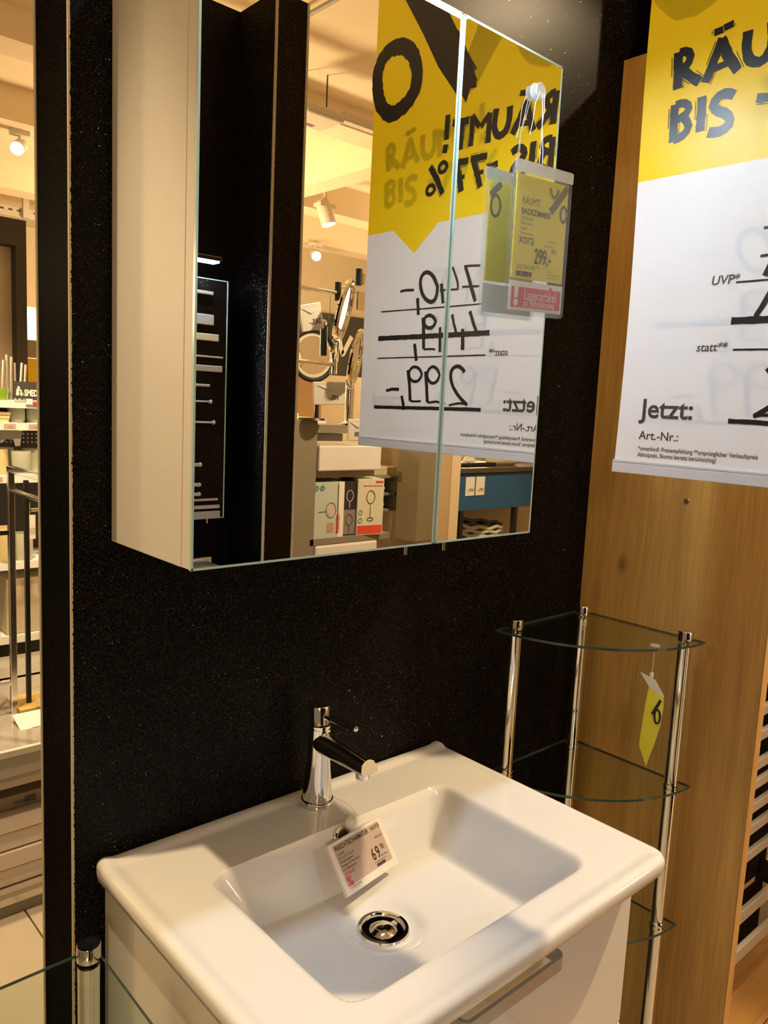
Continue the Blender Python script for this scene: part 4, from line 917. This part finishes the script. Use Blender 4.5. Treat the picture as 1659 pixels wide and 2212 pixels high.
cfx = thing('mirror_joint', 'black and chrome mirror joint half hidden behind the sign edge', 'mirror joint', (1.70, -2.0, .655))
MB().tube([(1.698, -2.0, .652), (1.698, -2.0, .716)], .0135, 18).build('sleeve', BLK, cfx); MB().tube([(1.715, -2.0, .655), (1.715, -2.0, .700)], .013, 18).build('knuckle', CHROME, cfx)
MB().box(1.70, 1.735, -2.01, -2.0, .555, .628).build('hanging_plate', CHROME, cfx)
r3 = ring_mirror('round lighted cosmetic mirror facing us on a black stand over the grey cabinet', 1.745, .385, -2.35, .108, 8, 0, BLK, .011, True)
MB().tube([(1.790, -2.37, .265), (1.790, -2.37, .10)], .010, 14).build('stand', BLK, r3)
MB().lathe([(0, .012), (.06, .010), (.065, .0), (0, 0)], (1.790, -2.40, .0985), n=24).build('foot', BLK, r3)
# price pouches
def pouch(label, x0, x1, z0, z1, y, s, yaw=0, roll=0, top=.8):
    cx, cz = (x0+x1)/2, (z0+z1)/2; t = thing('price_pouch', label, 'price tag', (cx, y, z0), 'price pouches in the mirror display')
    M = Matrix.Translation((cx, y, cz)) @ Matrix.Rotation(math.radians(yaw), 4, 'Z') @ Matrix.Rotation(math.radians(roll), 4, 'Y')
    hx, hz = (x1-x0)/2, (z1-z0)/2
    MB().box(-hx, hx, -.003, .003, -hz, hz, M, .0025).build('sleeve', mat('pouch_white', (.72, .70, .68), .22), t)
    MB().add([M @ Vector(v) for v in ((-hx*.85, .0045, hz*.75), (hx*.85, .0045, hz*.55), (0, .006, hz*.25))], [(0,1,2)]).build('flap', mat('pouch_flap', (.66, .72, .76), .15), t)
    text('lettering', s, hz*.55, M @ Vector((hx*.25, .0042, -hz*.55)), M.to_3x3() @ Vector((-1, 0, 0)), M.to_3x3() @ Vector((0, 0, 1)), INKG, t, bold=.0006, align='CENTER')
    MB().tube([M @ Vector((0, 0, hz)), M @ Vector((0, 0, hz))+Vector((0, 0, .05))], .0006, 6).build('thread', THREAD, t)
pouch('clear price pouch reading 265 hanging from the upper mirror arm', 1.41, 1.515, .452, .552, -1.99, '265,-', 0, -14)
pouch('clear price pouch reading 105 hanging from the lower mirror arm', 1.487, 1.640, .172, .262, -1.99, '105,-', 4, -3)
pouch('clear price pouch reading 36 50 at the lower sign edge', 1.665, 1.765, .030, .118, -1.99, '36 50', 0, 0)
# yellow poster and dark poster far behind
yp = box('price_poster', mat('poster_yellow', (.72, .52, .02), .5), 3.10, 3.295, -4.52, -4.50, .305, .60); recentre(yp); tag(yp, 'small yellow poster far behind the round cosmetic mirror', 'poster')
dk = thing('wall_poster', 'dark poster band with pale brush script behind the magnifying mirrors', 'poster', (4.9, -6.8, .45))
MB().box(3.4, 6.3, -6.86, -6.84, .45, 1.20).build('board', GREYD, dk)
rp = random.Random(4); stv = []
for q in range(7):
    x = 3.7+q*.4; stv.append((.06, [(x, .62+rp.random()*.2), (x+.12, 1.02), (x+.20, .75), (x+.33, .95+rp.random()*.1)]))
flat(stv, 'script', PAPER, dk, lambda a, b, t: Vector((a, -6.83, b)))
lbf = thing('display_stand', 'white display stand carrying the small light box behind the mirrors', 'stand', (4.75, -6.05, FZ)); MB().box(4.5, 5.0, -6.08, -6.0005, FZ, .39).build('board', WHT, lbf)
lbx = box('window_light', mat('bright_light_box', (1, 1, 1), .5, emit=(.8, .9, 1), es=3), 4.55, 4.95, -6.0, -5.98, .18, .38); recentre(lbx); tag(lbx, 'small bright light box far behind the magnifying mirrors', 'light box')
pc = box('storage_column', mat('brown_column', (.30, .17, .07), .6), 2.42, 2.60, -3.5, -3.4, FZ, .34); recentre(pc); tag(pc, 'brown wooden column between chrome stand pole and sign edge', 'column')
wu = box('display_wall', mat('display_cream', (.60, .52, .40), .7), 3.0, 5.0, -5.0, -4.9, FZ, .42); recentre(wu); tag(wu, 'low cream display wall behind the gondola', 'partition')
# ---- things under the sign
tc_ = thing('tall_cabinet', 'tall grey bathroom cabinet with ring pull, reflected below the sign', 'cabinet', (2.72, -2.75, -.62))
MB().box(2.704, 2.835, -2.78, -2.60, -.568, .5, None, .002).build('body', mat('olive_grey', (.22, .19, .125), .45), tc_)
MB().box(2.688, 2.7035, -2.775, -2.60, -.572, .5, None, .001).build('door', mat('olive_grey', (.22, .19, .125), .45), tc_)
MB().tube([Vector((2.682, -2.75+.012*math.cos(a/10*6.28), -.215+.03*math.sin(a/10*6.28))) for a in range(10)], .002, 6, close=True).build('ring_pull', BLK, tc_)
sc_ = thing('open_wall_cabinet', 'small grey open wall cabinet with two dark compartments below the sign', 'cabinet', (2.62, -3.0, -.46))
MB().box(2.50, 2.84, -3.115, -2.86, -.235, -.222).box(2.50, 2.84, -3.115, -2.86, -.43, -.417).box(2.50, 2.84, -3.115, -2.86, -.335, -.323).box(2.755, 2.84, -3.115, -2.86, -.417, -.235).box(2.50, 2.51, -3.115, -2.86, -.417, -.235).build('body', GREY, sc_)
MB().box(2.51, 2.755, -3.114, -3.10, -.417, -.235).build('back', BLK, sc_)
for z in (-.322, -.416): MB().lathe([(.02, 0), (.03, .02), (.01, .05), (0, .052)], (2.70, -2.93, z+.0005), n=12).build('soap_flower', PAPER, sc_)
sb = box('storage_block', mat('pale_block', (.55, .50, .36), .5), 2.50, 2.80, -3.10, -2.90, -.2215, -.175, None, .003); recentre(sb); tag(sb, 'pale low block on top of the small open wall cabinet', 'box')
yt = thing('towel', 'orange yellow towel hanging behind the cartons', 'towel', (2.60, -3.1, -.85))
mb = MB(); vs = []
for i in range(13):
    for j in range(9):
        u, v = i/12, j/8; vs.append((2.50+.20*u, -3.09+.012*math.sin(u*14), -.50-.42*v-.05*abs(math.sin(u*6))*(1-v)))
mb.add(vs, [(i*9+j, i*9+j+1, (i+1)*9+j+1, (i+1)*9+j) for i in range(12) for j in range(8)], True).build('cloth', mat('orange_cloth', (.55, .33, .03), .9, bump=.4), yt)
MB().tube([(2.49, -3.085, -.50), (2.71, -3.085, -.50)], .006, 10).build('rail', BLK, yt)
pp = struct(box('trim_post_beige', mat('beige_panel', (.50, .36, .22), .6), 2.84, 2.94, -2.72, -2.60, FZ, 1.2)); 
pq2 = struct(box('trim_post_cream', CREAM, 2.942, 3.015, -2.72, -2.59, FZ, 1.2))
bl = thing('blue_vanity', 'dark blue vanity cabinet with black counter, reflected at lower right of the mirror', 'cabinet', (3.5, -2.85, -.75))
MB().box(3.03, 4.2, -3.05, -2.60, -.415, -.195, None, .002).build('drawer_front', mat('blue_lacquer', (.020, .10, .25), .4), bl)
MB().box(3.02, 4.2, -3.07, -2.585, -.190, -.160, None, .002).build('counter', mat('dark_counter', (.07, .06, .045), .4), bl)
for x in (3.045, 3.55): MB().box(x, x+.03, -2.63, -2.60, FZ, -.415).build('leg', BLK, bl)
MB().box(3.03, 4.2, -2.63, -2.60, -.80, -.775).build('rail', BLK, bl)
for i, x in enumerate((3.075, 3.165)):
    t = thing('price_card', ['left white price card on the blue vanity front', 'right white price card on the blue vanity front'][i], 'price tag', (x+.04, -2.598, -.325))
    MB().box(x, x+.078, -2.5985, -2.596, -.325, -.213).build('card', PAPER, t)
    text('lettering', ['459,-', '395,-'][i], .026, (x+.07, -2.5955, -.30), (-1, 0, 0), (0, 0, 1), INKG, t, bold=.0005)
wbk = thing('vessel_basin', 'flat black countertop basin on the blue vanity', 'washbasin', (3.25, -2.8, -.16))
MB().box(3.03, 3.42, -2.95, -2.66, -.1595, -.135, None, .008).build('body', BLK, wbk)
tw = thing('rolled_towel', 'cream rolled towel lying on the blue vanity', 'towel', (3.52, -2.72, -.16))
MB().tube([(3.40, -2.70, -.122), (3.63, -2.70, -.122)], .037, 18).build('roll', mat('towel_cream', (.72, .60, .34), .95, bump=.6, scale=120), tw)
nk = thing('napkin_stand', 'folded white card standing on the black basin', 'card', (3.27, -2.74, -.134))
MB().prism([(3.19, -.1345), (3.31, -.1345), (3.29, -.11), (3.24, -.095), (3.21, -.11)], lambda a, b, t: Vector((a, t, b)), -2.745, -2.735).build('card', PAPER, nk)
bs = thing('wicker_basket', 'white and grey woven basket under the blue vanity', 'basket', (3.48, -2.85, -.80))
wv = MB()
for k_ in range(9):
    z = -.775+k_*.028; R_ = .135+.004*k_
    wv.tube([(3.48+R_*math.cos(a/36*6.2832), -2.85+R_*math.sin(a/36*6.2832), z+.007*math.sin(a*math.pi/2+k_*math.pi)) for a in range(36)], .0125, 6, close=True)
wv.build('weave', mat('basket_white', (.60, .58, .50), .8), bs)['kind'] = 'stuff'
MB().lathe([(0, .0), (.12, 0), (.16, .24)], (3.48, -2.85, -.79), n=24).build('liner', GREYD, bs)
bs['label'] = 'white and grey woven basket on the floor shelf under the blue vanity'
sh = struct(box('trim_shelf_booth', mat('olive_shelf', (.25, .22, .15), .6), 3.02, 4.4, -3.1, -2.64, -.835, -.80))
# ceiling things (reflected)
ap = thing('ceiling_light_unit', 'white box-shaped emergency light unit hanging on two rods under the ceiling', 'light unit', (2.33, -3.15, 1.70))
MB().box(2.20, 2.45, -3.30, -3.08, 1.70, 1.755, None, .014).build('housing', LAMPW, ap)
for x, y in ((2.27, -3.2), (2.38, -3.16)): MB().tube([(x, y, 1.755), (x, y, 1.95)], .004, 8).build('rod', BLK, ap)
MB().box(2.26, 2.36, -3.26, -3.255, 1.698, 1.70).box(2.26, 2.36, -3.24, -3.235, 1.698, 1.70).build('vent_slots', INKG, ap)
rl = thing('ceiling_light_rail', 'long white lighting rail running under the ceiling behind the sign', 'light rail', (3.0, -3.11, 1.73))
MB().box(2.452, 4.6, -3.14, -3.09, 1.72, 1.77, None, .004).build('rail', LAMPW, rl); MB().box(.9, 2.195, -3.14, -3.09, 1.72, 1.77, None, .004).build('rail', LAMPW, rl)
for x in (1.4, 2.9, 4.2): MB().tube([(x, -3.115, 1.77), (x, -3.115, 1.95)], .004, 8).build('rod', LAMPW, rl)
pi_ = thing('ceiling_pipe', 'thin pipe running along the ceiling above the light unit', 'pipe', (1.78, -2.6, 1.90))
MB().tube([(1.84, -5.6, 1.90), (1.84, -1.0, 1.90)], .011, 10).build('pipe', mat('pipe_grey', (.35, .32, .28), .5), pi_)
for y in (-3.0, -2.25): MB().box(1.825, 1.855, y-.01, y+.01, 1.885, 1.95).build('clamp', STEEL, pi_)
def spotlight(label, x, y, z, aim, s=1.0, lit=True, cz=CZ, grp='ceiling spotlights'):
    t = thing('ceiling_spotlight', label, 'spotlight', (x, y, z), grp)
    d = (Vector(aim)-Vector((x, y, z))).normalized()
    MB().lathe([(0, -.085*s), (.036*s, -.085*s), (.038*s, -.080*s), (.040*s, .035*s), (.037*s, .040*s), (.034*s, .030*s)], (x, y, z), d, 28).build('housing', LAMPW, t)
    MB().lathe([(0, .028*s), (.034*s, .028*s)], (x, y, z), d, 28).build('lens', BULB, t)
    p = Vector((x, y, z))-d*.04*s
    MB().tube([p+Vector((0, 0, .02)), p+Vector((0, 0, .09*s)), (p.x, p.y, cz)], .008*s, 10).build('bracket', LAMPW, t)
    MB().box(p.x-.05*s, p.x+.05*s, p.y-.03*s, p.y+.03*s, cz-.03, cz).build('track_adapter', LAMPW, t)
    return t
spotlight('ceiling spotlight pointing down right, reflected between glitter post and sign', 3.52, -4.62, 1.62, (3.9, -4.2, 0), 1.5, cz=1.72)
spotlight('small far ceiling spotlight, reflected under the beam above the mirror arms', 4.3, -5.8, 1.58, (3.0, -3.4, .6), 1.2, cz=1.70)
spotlight('ceiling spotlight aimed at the booth from the right, out of view', SPOT_R[0]+.10, SPOT_R[1]-.07, SPOT_R[2]+.17, (SPOT_R[0]*.5, -.4, 0), 1.0)
spotlight('ceiling spotlight at upper left seen past the wall end', 1.285, 4.42, 1.64, (.70, 3.4, 1.1), 1.05, cz=1.75)
spotlight('ceiling spotlight aimed at the booth from the left, out of view', SPOT_L[0]-.08, SPOT_L[1]-.10, SPOT_L[2]+.12, (0, -.4, -.4), 1.0)

# ================================================================== store behind the wall end (left)
SY = 2.10
sh = thing('store_shelf', 'store shelf with black perforated back and white boards past the wall end', 'shelf', (.45, SY+.15, FZ))
MB().box(-.2, .95, SY+.26, SY+.28, FZ, .16).build('back_panel', mat('perforated_panel', (.045, .043, .040), .5), sh)
for z in (.128, .048, -.142, -.462, -.74):
    MB().box(-.2, .95, SY, SY+.26, z-.006, z+.006).box(-.2, .95, SY-.004, SY+.004, z-.020, z+.006).build('shelf_board', WHT, sh)
holes = MB()
for i in range(16):
    for j in range(3): holes.lathe([(0, 0), (.0035, 0)], (.50+.016*i, SY+.2585, .002-.016*j), (0, -1, 0), 8)
holes.build('perforation', PAPER, sh)['kind'] = 'stuff'
hp = thing('perforated_bracket', 'grey perforated metal bracket plate below the second shelf board', 'bracket', (.52, SY+.22, -.05))
MB().prism([(.49, .028), (.566, .028), (.556, -.030), (.540, -.030), (.535, -.010), (.512, -.004), (.49, -.020)], lambda a, b, t: Vector((a, t, b)), SY+.02, SY+.023).build('plate', GREYL, hp)
sd = thing('shelf_sign', 'black brand sign with white lettering and seated figure on the top shelf board', 'sign', (.59, SY-.01, .140))
MB().box(.528, .70, SY-.012, SY-.006, .143, .203).build('board', GREYD, sd)
text('lettering', 'SMEDBO', .031, (.5635, SY-.0128, .153), (1, 0, 0), (0, 0, 1), PAPER, sd, bold=.0014, wide=.60)
flat([(.010, [(.540, .153), (.541, .176)]), (.009, [(.541, .178), (.547, .184)]), (.005, [(.545, .176), (.553, .170), (.553, .162)]), (.006, [(.548, .160), (.560, .160)]), (.010, [(.553, .158), (.556, .153)])], 'figure_emblem', PAPER, sd, lambda a, b, t: Vector((a, SY-.0128, b)), 0)
gb = thing('green_bowl', 'lime green cup on the top shelf board past the wall end', 'cup', (.49, SY+.05, .134))
MB().lathe([(0, 0), (.034, 0), (.037, .004), (.038, .042), (.035, .042), (.033, .006), (0, .006)], (.489, SY+.05, .134), n=28).build('body', mat('lime_green', (.22, .42, .02), .35), gb)
def cup(label, x, z, r, h, m, y=SY+.06, flare=1.0, grp=None):
    t = thing('ceramic_cup', label, 'cup', (x, y, z), grp)
    MB().lathe([(0, 0), (r*.86, 0), (r*.95, h*.06), (r, h*.2), (r*flare, h*.95), (r*flare*.98, h), (r*flare*.9, h*.99), (r*.85, h*.15), (0, h*.15)], (x, y, z), n=32).build('body', m, t)
    return t
PG = mat('pale_green_ceramic', (.50, .52, .42), .35); PY = mat('cream_ceramic', (.70, .55, .28), .4)
cup('grey green cup on the second shelf board, left one', .557, .0545, .030, .066, PG); cup('grey green cup on the second shelf board, right one next to the wall', .622, .0545, .030, .066, PG)
cup('cream yellow cup on the third shelf board, at the picture edge', .494, -.1355, .034, .094, PY, flare=.9); cup('pale green beaker in front on the third shelf board', .562, -.1355, .030, .088, PG, SY+.03, 1.15); cup('pale green beaker behind on the third shelf board', .620, -.1355, .030, .092, PG, SY+.09, 1.15); cup('darker green beaker at the back of the third shelf board', .545, -.1355, .026, .092, PG, SY+.15, 1.1)
cup('tall pale green cup on the fourth shelf board behind the price tag', .570, -.4555, .036, .100, PG, SY+.05); cup('tall cream cup on the fourth shelf board, at the picture edge', .505, -.4555, .032, .13, PY, SY+.03)
for i in range(3):
    b = box('soap_dish', PY, .455, .517+.003*i, SY+.01, SY+.09, .0545+.013*i, .066+.013*i, None, .002); recentre(b); tag(b, ['cream dish on the second shelf board, bottom of the stack of three', 'cream dish in the middle of the stack of three', 'cream dish on top of the stack of three'][i], 'dish', 'stacked cream dishes')
for i, (x, z) in enumerate(((.487, .0305), (.572, .0305), (.44, -.1595))):
    t = thing('shelf_label', ['framed price label on the second shelf edge, left', 'framed price label on the second shelf edge, right', 'framed price label on the third shelf edge'][i], 'price label', (x+.025, SY-.006, z))
    MB().box(x, x+.052, SY-.010, SY-.0045, z-.002, z+.026, None, .001).build('frame', WHT, t)
    MB().box(x+.006, x+.046, SY-.0108, SY-.010, z+.003, z+.021).build('screen', mat('label_screen_far', (.50, .38, .32), .4), t)
    text('lettering', '7 9', .009, (x+.022, SY-.0112, z+.006), (1, 0, 0), (0, 0, 1), INKG, t)
# tall sticks behind the sign
rk = random.Random(12)
for i in range(9):
    x = .48+.0155*i; h = .07+rk.random()*.05; dx = rk.uniform(-.012, .012)
    o = MB().tube([(x, SY+.12, .1345), (x+dx, SY+.12, .1345+.06+h)], .0042, 8).build('toilet_brush_handle', STEEL, None); recentre(o)
    tag(o, ['metal brush handle over the green cup, at the picture edge', 'second metal brush handle from the picture edge, over the green cup', 'third metal brush handle from the picture edge', 'metal brush handle just left of the black shelf sign', 'metal brush handle rising behind the figure on the black sign', 'metal brush handle rising behind the letter S of the sign', 'metal brush handle rising behind the letter M of the sign', 'metal brush handle nearest the visible wall end', 'metal brush handle hidden by the wall end'][i], 'brush', 'metal brush handles on the top shelf board')
pt2 = thing('price_tag_strip', 'small white and red price flag under the shelf sign', 'price tag', (.59, SY-.008, .115))
MB().box(.570, .592, SY-.012, SY-.0045, .122, .145).build('flag', WHT, pt2); MB().box(.5935, .61, SY-.012, SY-.0045, .122, .132).build('red_flag', RED, pt2)
# chrome towel stand
ts = thing('chrome_towel_stand', 'square-tube chrome towel stand on the grey counter past the wall end', 'towel stand', (.40, 1.35, -.79))
MB().box(.327, .3445, 1.490, 1.507, -.79, -.062, None, .001).build('upright', BRIGHTM, ts)
MB().box(.327, .3445, 1.22, 1.507, -.062, -.045, None, .001).build('top_rail', CHROME, ts)
MB().tube([(.337, 1.49, -.115), (.337, 1.236, -.115)], .007, 14).build('towel_bar', CHROME, ts)
MB().box(.20, .327, 1.490, 1.505, -.70, -.685).box(.20, .327, 1.49, 1.505, -.245, -.232).build('cross_bar', CHROME, ts)
MB().box(.327, .3445, 1.22, 1.236, -.79, -.062, None, .001).build('upright', BRIGHTM, ts)
def stand(label, x, y, z0, z1, m, w_=.012, base=None):
    t = thing('bathroom_stand', label, 'stand', (x, y, z0))
    MB().box(x-w_/2, x+w_/2, y-w_/2, y+w_/2, z0, z1, None, .001).build('post', m, t)
    if base: MB().box(*base, None, .002).build('base', *t_base(m), t) if False else MB().box(*base, None, .002).build('base', base_m, t)
    return t
stand('black toilet-roll stand post left of the chrome upright', .308, 1.56, -.79, -.22, BLK, .008)
base_m = mat('bamboo', (.60, .40, .13), .5)
stand('black stand post rising from a square bamboo base', .385, 1.52, -.775, -.09, BLK, .013, (.345, .47, 1.47, 1.60, -.79, -.775))
stand('black stand post nearest the wall end', .418, 1.42, -.79, -.10, BLK, .013)
rb_o = thing('rod_bar', 'horizontal brushed bar on the store shelf behind the stands', 'rail', (.58, 1.9, -.26)); MB().tube([(.52, 1.9, -.235), (.66, 1.9, -.235)], .006, 10).build('bar', STEEL, rb_o); MB().box(.655, .665, 1.895, SY-.001, -.24, -.23).build('bracket', STEEL, rb_o)
for i, (x, z, s) in enumerate(((.515, -.345, ''), (.572, -.330, '0 50'))):
    t = thing('price_card', ['white price card behind the chrome stand, left', 'white price card reading 0 50 behind the chrome stand'][i], 'price tag', (x+.02, 1.95, z))
    MB().box(x, x+.036, 1.948, 1.950, z, z+.085).build('card', PAPER, t)
    MB().tube([(x+.018, 1.949, z+.085), (x+.018, 1.949, z+.13)], .0006, 6).build('thread', THREAD, t)
    if s: text('lettering', s, .022, (x-.004, 1.9475, z+.03), (1, 0, 0), (0, 0, 1), INK, t, wide=.8)
tw = thing('towel', 'beige scalloped towel hanging close to the wall end', 'towel', (.44, 1.45, -.47))
MB().prism([(.393, -.05), (.45, -.05), (.45, -.46), (.402, -.46), (.398, -.452), (.392, -.445), (.386, -.442), (.382, -.43), (.378, -.39), (.383, -.2)], lambda a, b, t: Vector((a+.0, t, b)), 1.400, 1.404).build('cloth', mat('beige_cloth', (.55, .44, .33), .9, bump=.4), tw)
# counter with drawers
ct_ = thing('drawer_counter', 'low grey counter with glossy top and open lower shelf past the wall end', 'counter', (.3, 1.6, FZ))
CY = 1.20
MB().box(-.3, .9, CY, 2.05, -.797, -.790, None, .001).build('counter_top', mat('grey_gloss_top', (.36, .33, .29), .12, coat=.5), ct_)
MB().box(-.3, .9, CY-.004, CY+.01, -.790, -.772, None, .001).build('front_lip', mat('pale_lip', (.62, .58, .52), .35), ct_)
MB().box(-.3, .9, CY+.002, CY+.02, -.848, -.797).build('drawer_front', GREYL, ct_)
MB().box(-.3, .9, CY+.004, CY+.02, -.878, -.850).build('drawer_front', mat('warm_grey', (.42, .36, .28), .5), ct_)
MB().box(-.3, .9, CY+.60, CY+.62, FZ, -.79).build('back_panel', GREYD, ct_)
MB().box(-.3, .9, CY+.0, 2.0, -1.19, -1.175).build('bottom_shelf', mat('warm_grey', (.42, .36, .28), .5), ct_)
MB().box(-.3, .9, CY+.012, CY+.03, FZ, -1.215).build('plinth', GREY, ct_); MB().box(-.3, .9, CY+.004, CY+.03, -1.213, -1.19).build('rail_front', STEEL, ct_)
bx = thing('flat_carton', 'grey brown flat carton with barcode lying in the low counter', 'carton', (.25, 1.4, -.965))
MB().box(.0, .52, CY+.05, CY+.45, -.962, -.925, None, .001).build('body', mat('carton_brown', (.30, .23, .17), .6), bx)
text('lettering', 'PRISMA', .013, (.255, CY+.049, -.952), (1, 0, 0), (0, 0, 1), INK, bx)
mb = MB(); x = .285
while x < .315: mb.box(x, x+.0012, CY+.0485, CY+.049, -.955, -.935); x += .0028
mb.build('barcode', INK, bx)
for i in range(4):
    z0 = -.964-.052*(i+1)
    o = MB().box(-.02+.01*(i % 2), .56, CY+.02+.006*(i % 2), CY+.42, z0+.002, z0+.0495, None, .003).build('flat_carton', mat('pinkish_board', (.70, .61, .57), .5), None); recentre(o)
    tag(o, ['pinkish flat pack board, top of the stack in the low counter', 'pinkish flat pack board, second of the stack', 'pinkish flat pack board, third of the stack', 'pinkish flat pack board, lowest of the stack'][i], 'carton', 'flat pack boards stacked in the low counter')
pg = thing('price_sheet', 'white price sheet with 90 lying folded on the grey counter', 'price tag', (.38, 1.38, -.788))
Mp = Matrix.Translation((.372, 1.38, -.785)) @ Matrix.Rotation(math.radians(16), 4, 'X')
MB().box(-.062, .07, -.045, .055, -.0015, .0015, Mp, .001).build('sheet', PAPER, pg)
text('lettering', '90', .020, Mp @ Vector((.012, -.030, .002)), Mp.to_3x3() @ Vector((1, 0, 0)), Mp.to_3x3() @ Vector((0, 1, 0)), INKG, pg, shear=.3)
MB().box(-.03, .0, -.03, -.022, .0016, .002, Mp).build('print', INKG, pg)
MB().tube([(.40, 1.44, -.765), (.392, 1.47, -.74), (.402, 1.50, -.72), (.42, 1.48, -.73)], .0009, 6).build('thread', THREAD, pg)
pk = thing('packaged_towel', 'cream package with print hanging at the left picture edge', 'package', (.27, 1.7, -.52))
MB().box(.20, .365, 1.72, 1.74, -.62, -.40, None, .004).build('body', PY, pk); text('lettering', 'FER', .02, (.325, 1.719, -.45), (1, 0, 0), (0, 0, 1), INKG, pk)
cb = thing('cardboard_box', 'beige open box on the lowest visible store shelf behind the stands', 'box', (.60, 2.2, -.73))
MB().box(.50, .72, SY+.02, SY+.20, -.733, -.52, None, .004).build('body', mat('beige_box', (.50, .42, .30), .6), cb)
# ceiling cable tray and portal
cy_ = thing('cable_tray', 'perforated grey cable tray under the ceiling past the wall end', 'cable tray', (2.0, 6.5, 1.62))
MB().box(-1, 6, 6.40, 6.41, 1.62, 1.70).box(-1, 6, 6.41, 6.75, 1.62, 1.627).build('tray', mat('tray_grey', (.50, .44, .34), .6), cy_)
sl = MB()
for i in range(60): sl.box(.8+.068*i, .832+.068*i, 6.3985, 6.3998, 1.665, 1.68)
sl.build('slots', INKG, cy_)['kind'] = 'stuff'
for x in (1.93, 3.6): MB().box(x, x+.05, 6.37, 6.40, 1.62, 1.95).build('hanger', mat('tray_grey', (.50, .44, .34), .6), cy_)
fr = thing('dark_portal', 'dark brown portal frame around a cream niche past the wall end', 'frame', (.8, 3.6, FZ))
MB().box(-.6, 1.062, 3.60, 3.75, .92, 1.055).box(1.008, 1.062, 3.60, 3.75, FZ, .92).build('frame', mat('portal_brown', (.055, .045, .035), .6), fr)
MB().box(.94, 1.008, 3.68, 3.75, FZ, .92).build('reveal', CREAM, fr); MB().box(-.6, .94, 3.74, 3.76, FZ, .92).build('niche_back', GREYD, fr)
lg = box('light_panel', mat('bright_window', (1, 1, 1), .5, emit=(.9, .95, 1), es=2.5), 1.9, 2.3, 6.2, 6.22, .55, .85); recentre(lg); lgf = thing('display_stand', 'white display stand carrying the far bright display light', 'stand', (2.1, 6.26, FZ)); MB().box(1.88, 2.32, 6.2205, 6.30, FZ, .87).build('board', WHT, lgf); tag(lg, 'bright white display light far behind the dark portal', 'light panel')
yl = box('yellow_banner', mat('banner_yellow', (.75, .50, .01), .6), 1.25, 1.60, 4.6, 4.62, -.1, .38); recentre(yl); tag(yl, 'yellow banner behind the brush handles past the wall end', 'banner')
wn = box('brown_panel', mat('greyish_wood', (.28, .22, .16), .7), 1.25, 1.60, 4.6, 4.62, .385, .50); recentre(wn); tag(wn, 'grey brown panel above the yellow banner', 'panel')
